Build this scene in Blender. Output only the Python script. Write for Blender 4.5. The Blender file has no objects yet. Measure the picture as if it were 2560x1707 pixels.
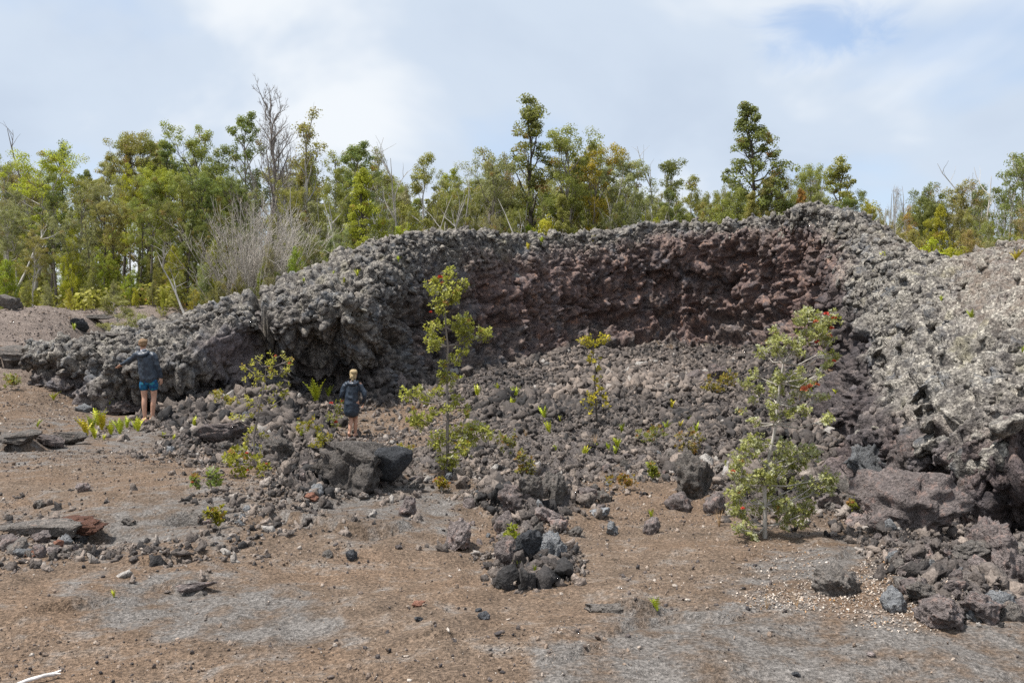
import bpy, bmesh, math, random
import numpy as np
from mathutils import Vector, Matrix
from mathutils.bvhtree import BVHTree

random.seed(7)
RNG = np.random.default_rng(11)
R = math.radians
scene = bpy.context.scene
COL = scene.collection

# ---------------------------------------------------------------- camera
CAMZ = 1.70
FPX = 2133.0                      # focal length in photograph pixels (30 mm on a 36 mm wide sensor)
cam_d = bpy.data.cameras.new("camera")
cam_d.lens = 30.0
cam_d.sensor_width = 36.0
cam_d.clip_end = 3000.0
cam = bpy.data.objects.new("camera", cam_d)
cam.location = (0, 0, CAMZ)
cam.rotation_euler = (R(90), 0, 0)
COL.objects.link(cam)
scene.camera = cam

# ---------------------------------------------------------------- sky, sun, exposure
SUN_EL, SUN_AZ = R(67), R(-104)    # azimuth from +Y towards +X: a high sun on the left
world = bpy.data.worlds.new("World")
scene.world = world
world.use_nodes = True
wn, wl = world.node_tree.nodes, world.node_tree.links
wn.clear()
w_out = wn.new('ShaderNodeOutputWorld')
w_bg = wn.new('ShaderNodeBackground')
w_bg.inputs['Strength'].default_value = 0.15
sky = wn.new('ShaderNodeTexSky')
sky.sky_type = 'NISHITA'
sky.sun_disc = False
sky.sun_elevation = SUN_EL
sky.sun_rotation = SUN_AZ
tc = wn.new('ShaderNodeTexCoord')
sep = wn.new('ShaderNodeSeparateXYZ')
wl.new(tc.outputs['Generated'], sep.inputs[0])
def wmath(op, a, b=None):
    n = wn.new('ShaderNodeMath'); n.operation = op
    for i, v in enumerate((a, b)):
        if v is None: continue
        if isinstance(v, (int, float)): n.inputs[i].default_value = v
        else: wl.new(v, n.inputs[i])
    return n.outputs[0]
den = wmath('ADD', wmath('MAXIMUM', sep.outputs[2], 0.0), 0.42)
comb = wn.new('ShaderNodeCombineXYZ')
wl.new(wmath('DIVIDE', sep.outputs[0], den), comb.inputs[0])
wl.new(wmath('DIVIDE', sep.outputs[1], den), comb.inputs[1])
comb.inputs[2].default_value = 0.37
def wnoise(scale, detail, rough, offset, dist=0.0):
    m = wn.new('ShaderNodeMapping'); m.inputs['Location'].default_value = offset
    wl.new(comb.outputs[0], m.inputs[0])
    n = wn.new('ShaderNodeTexNoise')
    n.inputs['Scale'].default_value = scale; n.inputs['Detail'].default_value = detail
    n.inputs['Roughness'].default_value = rough; n.inputs['Distortion'].default_value = dist
    wl.new(m.outputs[0], n.inputs['Vector'])
    return n.outputs['Fac']
def wramp(fac, stops):
    r = wn.new('ShaderNodeValToRGB'); r.color_ramp.interpolation = 'EASE'
    e = r.color_ramp.elements
    e[0].position, e[0].color = stops[0][0], stops[0][1]
    e[1].position, e[1].color = stops[1][0], stops[1][1]
    for p, c in stops[2:]:
        x = e.new(p); x.color = c
    wl.new(fac, r.inputs[0])
    return r.outputs[0]
# cloud body: grey-blue undersides to white
cl = wramp(wnoise(1.75, 5.0, 0.5, (1.15, 0.95, 0.0), 0.3),
           [(0.36, (2.95, 3.4, 4.05, 1)), (0.63, (4.45, 4.65, 4.85, 1)), (0.5, (3.25, 3.7, 4.3, 1))])
# thin places where the blue shows
cov1 = wramp(wnoise(2.1, 4.0, 0.5, (4.30, 2.10, 0.0), 0.2), [(0.30, (0.6, 0.6, 0.6, 1)), (0.46, (0.97, 0.97, 0.97, 1))])
gap = wn.new('ShaderNodeVectorMath'); gap.operation = 'DISTANCE'
wl.new(comb.outputs[0], gap.inputs[0]); gap.inputs[1].default_value = (0.425, 1.20, 0.37)
gapn = wmath('ADD', gap.outputs['Value'], wmath('MULTIPLY', wmath('SUBTRACT', wnoise(7.0, 5.0, 0.6, (0.2, 0.1, 0.0), 0.6), 0.5), 0.30))
cov2 = wramp(gapn, [(0.0, (0.30, 0.30, 0.30, 1)), (0.12, (1, 1, 1, 1))])
cov = wmath('MULTIPLY', cov1, cov2)
mixw = wn.new('ShaderNodeMix'); mixw.data_type = 'RGBA'
wl.new(cov, mixw.inputs['Factor'])
wl.new(sky.outputs[0], mixw.inputs['A'])
wl.new(cl, mixw.inputs['B'])
wl.new(mixw.outputs['Result'], w_bg.inputs['Color'])
wl.new(w_bg.outputs[0], w_out.inputs['Surface'])

sun_d = bpy.data.lights.new("sun", 'SUN')
sun_d.energy = 4.8
sun_d.angle = R(2.5)              # thin cloud in front of it: soft-edged shadows
sun_d.color = (1.0, 0.955, 0.89)
sun = bpy.data.objects.new("sun", sun_d)
sdir = Vector((math.sin(SUN_AZ) * math.cos(SUN_EL), math.cos(SUN_AZ) * math.cos(SUN_EL), math.sin(SUN_EL)))
sun.rotation_euler = sdir.to_track_quat('Z', 'Y').to_euler()
sun.location = sdir * 60
COL.objects.link(sun)

vs = scene.view_settings
vs.view_transform = 'Standard'
vs.look = 'None'
vs.exposure = 0.45
vs.gamma = 1.0
vs.use_curve_mapping = False
scene.cycles.use_denoising = False
scene.cycles.max_bounces = 6
scene.cycles.transparent_max_bounces = 8

# ---------------------------------------------------------------- small maths
def P(u, v, y):
    """a photograph pixel at depth y, as a point of the place"""
    return np.array([(u - 1280.0) / FPX * y, y, CAMZ - (v - 853.0) / FPX * y])

def hash3(ix, iy, iz, seed):
    h = (ix.astype(np.uint32) * np.uint32(374761393) + iy.astype(np.uint32) * np.uint32(668265263)
         + iz.astype(np.uint32) * np.uint32(2147483647) + np.uint32(seed * 2654435 + 977))
    h = (h ^ (h >> np.uint32(13))) * np.uint32(1274126177)
    h = (h ^ (h >> np.uint32(16))) * np.uint32(2246822519)
    return h ^ (h >> np.uint32(15))

def vnoise(p, seed=0):
    """value noise in -1..1 for an (n,3) array"""
    i = np.floor(p).astype(np.int32)
    f = (p - i).astype(np.float32)
    f = f * f * f * (f * (f * 6 - 15) + 10)
    out = 0
    for dx in (0, 1):
        wx = f[:, 0] if dx else 1 - f[:, 0]
        for dy in (0, 1):
            wy = f[:, 1] if dy else 1 - f[:, 1]
            for dz in (0, 1):
                wz = f[:, 2] if dz else 1 - f[:, 2]
                h = hash3(i[:, 0] + dx, i[:, 1] + dy, i[:, 2] + dz, seed)
                out = out + wx * wy * wz * (h.astype(np.float32) / np.float32(2147483648.0) - 1.0)
    return out

def fbm(p, octaves=4, seed=0, gain=0.5):
    a, s, out = 1.0, 1.0, 0
    for k in range(octaves):
        out = out + a * vnoise(p * s + 17.3 * k, seed + k)
        a *= gain; s *= 2.03
    return out

def worley(p, seed=0):
    """distance to the nearest and second nearest feature point, and the nearest cell's random value"""
    i = np.floor(p).astype(np.int32)
    f = (p - i).astype(np.float32)
    n = len(p)
    f1 = np.full(n, 9.0, np.float32); f2 = np.full(n, 9.0, np.float32); idv = np.zeros(n, np.float32)
    for dx in (-1, 0, 1):
        for dy in (-1, 0, 1):
            for dz in (-1, 0, 1):
                h = hash3(i[:, 0] + dx, i[:, 1] + dy, i[:, 2] + dz, seed)
                ox = (h & np.uint32(1023)).astype(np.float32) / 1023.0 + dx - f[:, 0]
                oy = ((h >> np.uint32(10)) & np.uint32(1023)).astype(np.float32) / 1023.0 + dy - f[:, 1]
                oz = ((h >> np.uint32(20)) & np.uint32(1023)).astype(np.float32) / 1023.0 + dz - f[:, 2]
                d = ox * ox + oy * oy + oz * oz
                closer = d < f1
                f2 = np.where(closer, f1, np.minimum(f2, d))
                idv = np.where(closer, (h >> np.uint32(7)).astype(np.float32) % 997 / 997.0, idv)
                f1 = np.where(closer, d, f1)
    return np.sqrt(f1), np.sqrt(f2), idv

def pillow(f1, r=0.75):
    return np.sqrt(np.clip(1 - (f1 / r) ** 2, 0, 1))

def smooth(a, b, x):
    t = np.clip((x - a) / (b - a), 0, 1)
    return t * t * (3 - 2 * t)

def poly_sdf(u, v, poly):
    """signed distance to a polygon, negative inside"""
    poly = np.asarray(poly, float); n = len(poly)
    d = np.full(u.shape, 1e18); inside = np.zeros(u.shape, bool)
    for k in range(n):
        ax, ay = poly[k]; bx, by = poly[(k + 1) % n]
        ex, ey = bx - ax, by - ay
        wx, wy = u - ax, v - ay
        t = np.clip((wx * ex + wy * ey) / (ex * ex + ey * ey), 0, 1)
        d = np.minimum(d, (wx - ex * t) ** 2 + (wy - ey * t) ** 2)
        c = ((ay <= v) & (by > v)) | ((by <= v) & (ay > v))
        with np.errstate(divide='ignore', invalid='ignore'):
            xi = ax + (v - ay) / (by - ay if by != ay else 1e-9) * ex
        inside ^= c & (u < xi)
    return np.where(inside, -1, 1) * np.sqrt(d)

# ---------------------------------------------------------------- mesh and object helpers
def mesh_from(name, verts, faces, mat=None, smooth_shade=True, attrs=None, mats=None, mat_idx=None):
    me = bpy.data.meshes.new(name)
    verts = np.ascontiguousarray(verts, np.float32)
    if isinstance(faces, np.ndarray):
        nf, k = faces.shape
        me.vertices.add(len(verts)); me.vertices.foreach_set('co', verts.ravel())
        me.loops.add(nf * k); me.loops.foreach_set('vertex_index', np.ascontiguousarray(faces, np.int32).ravel())
        me.polygons.add(nf)
        me.polygons.foreach_set('loop_start', np.arange(0, nf * k, k, dtype=np.int32))
        me.polygons.foreach_set('loop_total', np.full(nf, k, np.int32))
        me.update(calc_edges=True)
    else:
        me.from_pydata([tuple(map(float, q)) for q in verts], [], faces); me.update()
    if smooth_shade:
        me.polygons.foreach_set('use_smooth', np.ones(len(me.polygons), bool))
    for nm, arr in (attrs or {}).items():
        arr = np.ascontiguousarray(arr, np.float32)
        if arr.ndim == 1:
            me.attributes.new(nm, 'FLOAT', 'POINT').data.foreach_set('value', arr)
        else:
            if arr.shape[1] == 3: arr = np.concatenate([arr, np.ones((len(arr), 1), np.float32)], 1)
            me.attributes.new(nm, 'FLOAT_COLOR', 'POINT').data.foreach_set('color', arr.ravel())
    if mats:
        for m in mats: me.materials.append(m)
        if mat_idx is not None: me.polygons.foreach_set('material_index', np.ascontiguousarray(mat_idx, np.int32))
    elif mat: me.materials.append(mat)
    return me

def ob(name, data, parent=None, loc=(0, 0, 0), rot=(0, 0, 0), scale=(1, 1, 1), color=None):
    o = bpy.data.objects.new(name, data)
    o.location = loc; o.rotation_euler = rot; o.scale = scale
    if color: o.color = (*color, 1)
    COL.objects.link(o)
    if parent: o.parent = parent
    return o

def tag(o, label=None, cat=None, group=None, kind=None):
    if label: o['label'] = label
    if cat: o['category'] = cat
    if group: o['group'] = group
    if kind: o['kind'] = kind
    return o

ONES = ['', 'first', 'second', 'third', 'fourth', 'fifth', 'sixth', 'seventh', 'eighth', 'ninth', 'tenth', 'eleventh', 'twelfth',
        'thirteenth', 'fourteenth', 'fifteenth', 'sixteenth', 'seventeenth', 'eighteenth', 'nineteenth']
TENS = {2: ('twenty', 'twentieth'), 3: ('thirty', 'thirtieth'), 4: ('forty', 'fortieth'), 5: ('fifty', 'fiftieth'), 6: ('sixty', 'sixtieth'),
        7: ('seventy', 'seventieth'), 8: ('eighty', 'eightieth'), 9: ('ninety', 'ninetieth')}
def nth(k):
    if k < 20: return ONES[k]
    t, o = divmod(k, 10)
    return TENS[t][1] if o == 0 else TENS[t][0] + '-' + ONES[o]

def upx(x, y): return 1280 + x / y * FPX

# ---------------------------------------------------------------- materials
class NT:
    def __init__(self, name):
        self.m = bpy.data.materials.new(name); self.m.use_nodes = True
        self.t = self.m.node_tree; self.n = self.t.nodes; self.l = self.t.links
        self.n.clear()
        self.out = self.n.new('ShaderNodeOutputMaterial')
        self.bsdf = self.n.new('ShaderNodeBsdfPrincipled')
        self.l.new(self.bsdf.outputs[0], self.out.inputs['Surface'])
    def set(self, sock, v):
        if isinstance(v, bpy.types.NodeSocket): self.l.new(v, sock)
        elif isinstance(v, (tuple, list)) and len(v) == 3 and sock.type == 'RGBA': sock.default_value = (*v, 1)
        else: sock.default_value = v
    def node(self, typ, **kw):
        n = self.n.new(typ)
        for k, v in kw.items(): setattr(n, k, v)
        return n
    def coord(self, kind='Object', scale=(1, 1, 1), loc=(0, 0, 0)):
        c = self.n.new('ShaderNodeTexCoord'); m = self.n.new('ShaderNodeMapping')
        m.inputs['Scale'].default_value = scale; m.inputs['Location'].default_value = loc
        self.l.new(c.outputs[kind], m.inputs[0]); return m.outputs[0]
    def wpos(self):
        return self.n.new('ShaderNodeNewGeometry').outputs['Position']
    def noise(self, vec, scale, detail=4, rough=0.55, dist=0.0):
        n = self.n.new('ShaderNodeTexNoise'); self.l.new(vec, n.inputs['Vector'])
        n.inputs['Scale'].default_value = scale; n.inputs['Detail'].default_value = detail
        n.inputs['Roughness'].default_value = rough; n.inputs['Distortion'].default_value = dist
        return n.outputs['Fac']
    def voro(self, vec, scale, feature='F1', out='Distance'):
        n = self.n.new('ShaderNodeTexVoronoi'); n.feature = feature; self.l.new(vec, n.inputs['Vector'])
        n.inputs['Scale'].default_value = scale
        return n.outputs[out]
    def ramp(self, fac, stops, interp='LINEAR'):
        r = self.n.new('ShaderNodeValToRGB'); r.color_ramp.interpolation = interp
        e = r.color_ramp.elements
        for k, (p, c) in enumerate(stops):
            c = (c, c, c) if isinstance(c, (int, float)) else c
            x = e[k] if k < 2 else e.new(p)
            x.position = p; x.color = (*c, 1)
        self.set(r.inputs[0], fac)
        return r.outputs[0]
    def mix(self, fac, a, b, blend='MIX'):
        m = self.n.new('ShaderNodeMix'); m.data_type = 'RGBA'; m.blend_type = blend
        self.set(m.inputs['Factor'], fac); self.set(m.inputs['A'], a); self.set(m.inputs['B'], b)
        return m.outputs['Result']
    def math(self, op, a, b=0.0, clamp=False):
        m = self.n.new('ShaderNodeMath'); m.operation = op; m.use_clamp = clamp
        self.set(m.inputs[0], a); self.set(m.inputs[1], b); return m.outputs[0]
    def attr(self, name, out='Fac'):
        a = self.n.new('ShaderNodeAttribute'); a.attribute_name = name; return a.outputs[out]
    def bump(self, height, strength, dist, chain=None):
        b = self.n.new('ShaderNodeBump'); b.inputs['Strength'].default_value = strength; b.inputs['Distance'].default_value = dist
        self.l.new(height, b.inputs['Height'])
        if chain: self.l.new(chain, b.inputs['Normal'])
        return b.outputs[0]
    def finish(self, color, rough=0.9, normal=None, spec=0.2):
        self.set(self.bsdf.inputs['Base Color'], color); self.set(self.bsdf.inputs['Roughness'], rough)
        self.bsdf.inputs['Specular IOR Level'].default_value = spec
        if normal: self.l.new(normal, self.bsdf.inputs['Normal'])
        return self.m

def mat_lava():
    """spatter: dark grey clinker, red and purple where it was oxidised, pale lichen crust where the mask allows"""
    t = NT('lava_spatter')
    pw = t.wpos()
    n1 = t.noise(pw, 1.6, 3, 0.6); n2 = t.noise(pw, 5.5, 4, 0.65); n3 = t.noise(pw, 27.0, 3, 0.7)
    base = t.ramp(n2, [(0.32, (0.040, 0.037, 0.037)), (0.5, (0.120, 0.107, 0.099)), (0.68, (0.285, 0.254, 0.226))])
    bluish = t.mix(t.ramp(n1, [(0.52, 0.0), (0.68, 0.6)]), base, (0.140, 0.162, 0.193))
    redc = t.ramp(n2, [(0.30, (0.070, 0.052, 0.056)), (0.46, (0.155, 0.108, 0.100)), (0.60, (0.235, 0.150, 0.125)), (0.68, (0.42, 0.215, 0.135)), (0.76, (0.40, 0.31, 0.28))])
    red = t.mix(t.math('MULTIPLY', t.attr('red'), t.ramp(n1, [(0.34, 1.0), (0.66, 0.55)]), True), bluish, redc)
    purple = t.mix(t.math('MULTIPLY', t.attr('purple'), t.ramp(n3, [(0.3, 0.55), (0.6, 1.0)]), True), red, t.ramp(n2, [(0.3, (0.080, 0.066, 0.072)), (0.7, (0.225, 0.185, 0.188))]))
    pale = t.ramp(n3, [(0.3, (0.115, 0.106, 0.093)), (0.5, (0.270, 0.250, 0.218)), (0.70, (0.50, 0.465, 0.40))])
    lich = t.mix(t.math('MULTIPLY', t.attr('lichen'), t.ramp(n2, [(0.40, 0.10), (0.57, 1.0)]), True), purple, pale)
    yel = t.mix(t.math('MULTIPLY', t.attr('lichen'), t.ramp(n1, [(0.30, 0.55), (0.40, 0.0)]), True), lich, (0.36, 0.33, 0.225))
    soil = t.mix(t.math('MULTIPLY', t.attr('soil'), t.ramp(n2, [(0.38, 1.0), (0.58, 0.15)]), True), yel, t.ramp(n3, [(0.3, (0.125, 0.094, 0.074)), (0.7, (0.265, 0.205, 0.160))]))
    soil = t.mix(t.math('MULTIPLY', t.attr('fresh'), 0.88, True), soil, t.ramp(n2, [(0.3, (0.030, 0.026, 0.028)), (0.55, (0.075, 0.062, 0.062)), (0.72, (0.135, 0.100, 0.092))]))  # bare lava under the brows, with shade painted into its colour
    grain = t.mix(0.8, soil, t.ramp(n3, [(0.28, 0.30), (0.5, 0.98), (0.72, 1.75)]), 'MULTIPLY')
    b = t.bump(n3, 1.0, 0.05)
    return t.finish(grain, 0.88, b, 0.25)

def mat_rock(name, dark, light, accent, acc_lo=0.58):
    t = NT(name)
    oi = t.node('ShaderNodeObjectInfo')
    v = t.wpos()
    n2 = t.noise(v, 11.0, 3, 0.7); n3 = t.noise(v, 42.0, 3, 0.75)
    c = t.ramp(n3, [(0.3, dark), (0.68, light)])
    c = t.mix(t.ramp(n2, [(acc_lo, 0.0), (acc_lo + 0.1, 0.75)]), c, accent)
    c = t.mix(0.6, c, t.ramp(n2, [(0.28, 0.5), (0.5, 1.0), (0.72, 1.4)]), 'MULTIPLY')
    c = t.mix(1.0, c, oi.outputs['Color'], 'MULTIPLY')
    b = t.bump(n3, 1.0, 0.05)
    return t.finish(c, 0.9, b, 0.22)

def mat_ground():
    t = NT('cinder_ground')
    v = t.wpos()
    nL = t.noise(v, 0.6, 3, 0.6); nM = t.noise(v, 3.4, 4, 0.68); nF = t.noise(v, 40.0, 3, 0.78)
    tan = t.ramp(nM, [(0.28, (0.100, 0.075, 0.056)), (0.5, (0.163, 0.119, 0.087)), (0.74, (0.238, 0.181, 0.136))])
    tan = t.mix(t.ramp(nL, [(0.44, 0.0), (0.64, 0.5)]), tan, (0.200, 0.130, 0.084))
    gry = t.ramp(nM, [(0.28, (0.094, 0.085, 0.077)), (0.52, (0.150, 0.138, 0.128)), (0.75, (0.210, 0.197, 0.186))])
    gmask = t.math('ADD', t.attr('grey'), t.math('MULTIPLY', t.math('SUBTRACT', nM, 0.5), 3.4))
    c = t.mix(t.ramp(gmask, [(0.25, 0.0), (0.95, 0.95)]), tan, gry)
    rub = t.ramp(nM, [(0.3, (0.060, 0.053, 0.051)), (0.52, (0.120, 0.104, 0.097)), (0.72, (0.215, 0.186, 0.165))])
    rmask = t.math('ADD', t.attr('rubble'), t.math('MULTIPLY', t.math('SUBTRACT', nM, 0.5), 1.2))
    c = t.mix(t.ramp(rmask, [(0.35, 0.0), (0.75, 1.0)]), c, rub)
    far = t.mix(t.attr('pad'), c, t.ramp(nM, [(0.3, (0.130, 0.105, 0.092)), (0.7, (0.245, 0.200, 0.172))]))
    far = t.mix(t.attr('litter'), far, t.ramp(nF, [(0.3, (0.06, 0.055, 0.03)), (0.7, (0.17, 0.14, 0.07))]))
    g = t.mix(0.85, far, t.ramp(nF, [(0.28, 0.22), (0.48, 0.95), (0.68, 2.1)]), 'MULTIPLY')
    b = t.bump(nF, 1.0, 0.04)
    return t.finish(g, 0.95, b, 0.15)

def mat_leaf(name='leaf'):
    """leaf colour = the object's own colour, varied leaf by leaf; young leaves of some shoots are red or yellow"""
    t = NT(name)
    a = t.node('ShaderNodeAttribute'); a.attribute_name = 'lc'
    s = t.node('ShaderNodeSeparateColor'); t.l.new(a.outputs['Color'], s.inputs[0])
    oi = t.node('ShaderNodeObjectInfo')
    c = t.mix(1.0, oi.outputs['Color'], t.ramp(s.outputs[0], [(0.0, 0.50), (0.5, 1.0), (1.0, 1.62)]), 'MULTIPLY')
    c = t.mix(s.outputs[1], c, (0.30, 0.115, 0.045))
    c = t.mix(s.outputs[2], c, (0.52, 0.52, 0.37))
    t.set(t.bsdf.inputs['Base Color'], c)
    t.bsdf.inputs['Roughness'].default_value = 0.55
    t.bsdf.inputs['Specular IOR Level'].default_value = 0.2
    tr = t.node('ShaderNodeBsdfTranslucent'); t.l.new(t.mix(0.55, c, (0.42, 0.46, 0.05), 'MIX'), tr.inputs['Color'])
    mx = t.node('ShaderNodeMixShader'); mx.inputs[0].default_value = 0.40
    t.l.new(t.bsdf.outputs[0], mx.inputs[1]); t.l.new(tr.outputs[0], mx.inputs[2])
    t.l.new(mx.outputs[0], t.out.inputs['Surface'])
    return t.m

def mat_bark():
    t = NT('bark')
    o = t.coord('Object', (1, 1, 0.25)); oi = t.node('ShaderNodeObjectInfo')
    n = t.noise(o, 9.0, 5, 0.65)
    c = t.mix(1.0, oi.outputs['Color'], t.ramp(n, [(0.3, 0.55), (0.7, 1.35)]), 'MULTIPLY')
    return t.finish(c, 0.9, t.bump(n, 0.6, 0.02), 0.15)

def mat_plain(name, lo, hi, scale=20.0, rough=0.8, spec=0.3, bump=0.0, bdist=0.01):
    t = NT(name)
    n = t.noise(t.coord('Object'), scale, 4, 0.6)
    c = t.ramp(n, [(0.32, lo), (0.68, hi)])
    return t.finish(c, rough, t.bump(n, bump, bdist) if bump else None, spec)

M_LAVA = mat_lava()
M_GROUND = mat_ground()
M_LEAF = mat_leaf()
M_BARK = mat_bark()
M_ROCK = mat_rock('clinker_rock', (0.072, 0.066, 0.062), (0.255, 0.228, 0.205), (0.25, 0.185, 0.15))
M_ROCKP = mat_rock('purple_clinker', (0.080, 0.067, 0.066), (0.265, 0.225, 0.212), (0.27, 0.19, 0.165), 0.54)
M_BLACK = mat_rock('black_basalt', (0.028, 0.030, 0.034), (0.085, 0.088, 0.095), (0.12, 0.125, 0.135), 0.62)
M_ROCKB = mat_rock('blue_grey_clinker', (0.10, 0.105, 0.115), (0.27, 0.275, 0.28), (0.19, 0.155, 0.14), 0.6)
M_RED = mat_rock('red_cinder', (0.16, 0.075, 0.055), (0.34, 0.17, 0.115), (0.24, 0.17, 0.16), 0.6)

# ================================================================ the lie of the land
# profile of the rampart at each station, left to right: foot, undercut, brow, crest
ST = [
    ((60, 968, 21.0), (55, 935, 21.2), (60, 905, 21.3), (70, 880, 22.2)),
    ((130, 965, 20.4), (125, 935, 20.7), (130, 900, 20.7), (135, 868, 21.8)),
    ((250, 1012, 20.2), (245, 965, 19.9), (250, 905, 20.0), (260, 846, 22.0)),
    ((360, 1035, 21.1), (360, 990, 20.5), (360, 920, 19.9), (370, 826, 22.6)),
    ((470, 1005, 21.6), (470, 960, 20.9), (470, 890, 20.2), (470, 788, 23.0)),
    ((570, 978, 21.8), (570, 920, 21.2), (570, 835, 20.9), (570, 758, 23.3)),
    ((650, 970, 22.4), (650, 900, 22.2), (650, 815, 21.8), (650, 733, 24.0)),
    ((770, 980, 23.4), (770, 910, 23.0), (770, 800, 21.9), (760, 682, 24.8)),
    ((880, 982, 23.6), (880, 915, 23.2), (880, 780, 22.1), (880, 634, 25.5)),
    ((990, 968, 23.8), (985, 890, 23.7), (970, 740, 23.5), (1000, 599, 26.5)),
    ((1070, 945, 25.6), (1060, 860, 25.9), (1060, 720, 26.0), (1100, 587, 28.0)),
    ((1200, 925, 27.6), (1200, 840, 28.1), (1190, 700, 28.3), (1220, 583, 30.0)),
    ((1350, 885, 30.0), (1350, 800, 30.8), (1350, 670, 31.1), (1350, 587, 32.5)),
    ((1500, 868, 31.8), (1500, 790, 32.8), (1500, 650, 33.0), (1500, 584, 34.0)),
    ((1650, 860, 32.8), (1650, 780, 33.7), (1650, 620, 33.5), (1650, 562, 34.5)),
    ((1800, 865, 32.2), (1800, 770, 33.1), (1800, 605, 32.8), (1800, 556, 33.5)),
    ((1920, 870, 30.5), (1930, 770, 31.2), (1930, 600, 30.8), (1930, 544, 31.5)),
    ((2010, 870, 28.0), (2030, 770, 28.4), (2030, 600, 27.7), (2010, 526, 28.2)),
    ((2060, 890, 24.5), (2085, 790, 24.9), (2075, 650, 24.2), (2090, 522, 25.5)),
    ((2080, 950, 20.5), (2120, 850, 21.0), (2110, 730, 19.8), (2170, 560, 22.5)),
    ((2085, 1020, 17.0), (2140, 920, 17.4), (2150, 820, 16.3), (2270, 632, 20.0)),
    ((2090, 1100, 14.0), (2150, 1020, 14.4), (2180, 930, 13.4), (2390, 650, 17.8)),
    ((2110, 1190, 11.6), (2185, 1110, 11.9), (2220, 1040, 11.0), (2520, 632, 16.6)),
    ((2220, 1290, 9.4), (2275, 1190, 9.35), (2310, 1080, 9.0), (2690, 612, 15.4)),
    ((2420, 1345, 8.15), (2440, 1240, 8.3), (2470, 1080, 8.0), (2920, 590, 14.0)),
    ((2620, 1345, 7.9), (2640, 1240, 8.05), (2660, 1050, 7.7), (3150, 590, 13.0)),
    ((2950, 1360, 7.7), (2950, 1250, 7.9), (2980, 1050, 7.5), (3450, 600, 12.5)),
]
NS = len(ST)
PROF = np.zeros((NS, 8, 3))
for k, (b, m, e, c) in enumerate(ST):
    b, m, e, c = P(*b), P(*m), P(*e), P(*c)
    right = smooth(15.0, 19.0, k)
    out = np.array([0.0, 1.0, 0.0]) * (1 - right) + np.array([0.75, 0.66, 0.0]) * right
    if k < 9: out = np.array([-0.25, 0.97, 0.0])
    mid = (e + c) / 2 + np.array([0, 0, 0.10 * np.linalg.norm(c - e)]) - 0.06 * (c - e)
    PROF[k] = [b + out * 0.5 + [0, 0, -0.8], b, m, e, mid, c, c + out * 2.4 + [0, 0, -0.75], c + out * 6.0 + [0, 0, -4.2]]
# the left end dies away into the slope
for k in (0, 1, 2):
    PROF[k][6] = PROF[k][5] + [-0.3, 1.4, -0.05]; PROF[k][7] = PROF[k][5] + [-0.6, 3.0, -0.7]

# heights of the open ground: photograph pixel + depth, or plain world points
GC = [P(*q) for q in [
    (350, 1058, 18.5), (60, 1085, 15.6), (250, 1085, 15.8), (60, 1030, 18.2), (60, 965, 20.6), (100, 915, 22.0), (40, 868, 24.0), (150, 845, 25.5), (40, 800, 30.0),
    (250, 815, 28.0), (200, 778, 34.0), (420, 772, 33.0), (30, 782, 34.5), (-250, 900, 22.0), (-250, 800, 30.0), (-200, 1080, 15.5),
    (480, 1080, 16.5), (600, 1000, 20.5), (500, 1030, 19.6), (700, 1060, 18.5), (885, 1097, 20.0), (885, 1130, 17.0), (940, 1170, 13.5), (760, 1020, 21.6), (960, 1020, 22.0), (1000, 1150, 13.0), (1100, 1075, 18.0),
    (1300, 1150, 13.0), (1300, 1060, 18.2), (1300, 1000, 21.5), (1200, 960, 24.5), (1300, 930, 26.5), (1500, 905, 29.0), (1500, 960, 24.5), (1500, 1060, 17.8), (1700, 1000, 21.0),
    (1700, 920, 27.0), (1700, 1100, 15.6), (1900, 920, 26.0), (1950, 1000, 20.0), (2000, 1090, 15.0), (1900, 1180, 11.6), (2050, 1240, 9.6), (2130, 1290, 8.7)]]
GC += [PROF[k][1] + np.array([0, 0, -0.05]) for k in range(NS)]
GC += [PROF[k][5] + (PROF[k][6] - PROF[k][5]) * 2.2 + np.array([0, 0, -1.6]) for k in range(3, NS, 2)]
GC += [np.array(q, float) for q in [
    (-8, 0, 0), (0, 0, 0), (8, 0, 0), (-3, 4, 0), (0, 4, 0), (3, 4, 0.02), (6, 5.5, 0.05), (-5, 8, 0), (-2, 8, 0), (1, 8, 0), (-7, 11, 0), (-3.5, 11.5, 0), (0, 10.5, 0), (2, 8.5, 0), (-10, 5, 0.1), (10, 4, 0.2),
    (3, 6.5, 0.02), (-6, 14, 0), (-20, 42, 3.4), (-8, 42, 2.9), (4, 44, 2.2), (16, 42, 1.9), (28, 40, 2.0), (-26, 58, 4.8), (0, 60, 4.2), (26, 58, 3.2), (-40, 40, 4.0), (40, 40, 2.2), (18, 26, 2.2), (20, 15, 2.6), (-20, 12, 0.6), (-25, 25, 2.4),
    (-30, 75, 5.5), (0, 80, 5.3), (35, 75, 4.2)]]
GC = np.array(GC)
def _tps(r2):
    return 0.5 * r2 * np.log(r2 + 1e-9)
_n = len(GC)
_A = np.zeros((_n + 3, _n + 3)); _b = np.zeros(_n + 3)
_d2 = ((GC[:, None, :2] - GC[None, :, :2]) ** 2).sum(-1)
_A[:_n, :_n] = _tps(_d2) + np.eye(_n) * 0.25
_A[:_n, _n] = 1; _A[:_n, _n + 1:] = GC[:, :2]; _A[_n, :_n] = 1; _A[_n + 1:, :_n] = GC[:, :2].T
_b[:_n] = GC[:, 2]
_W = np.linalg.solve(_A, _b)
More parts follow.
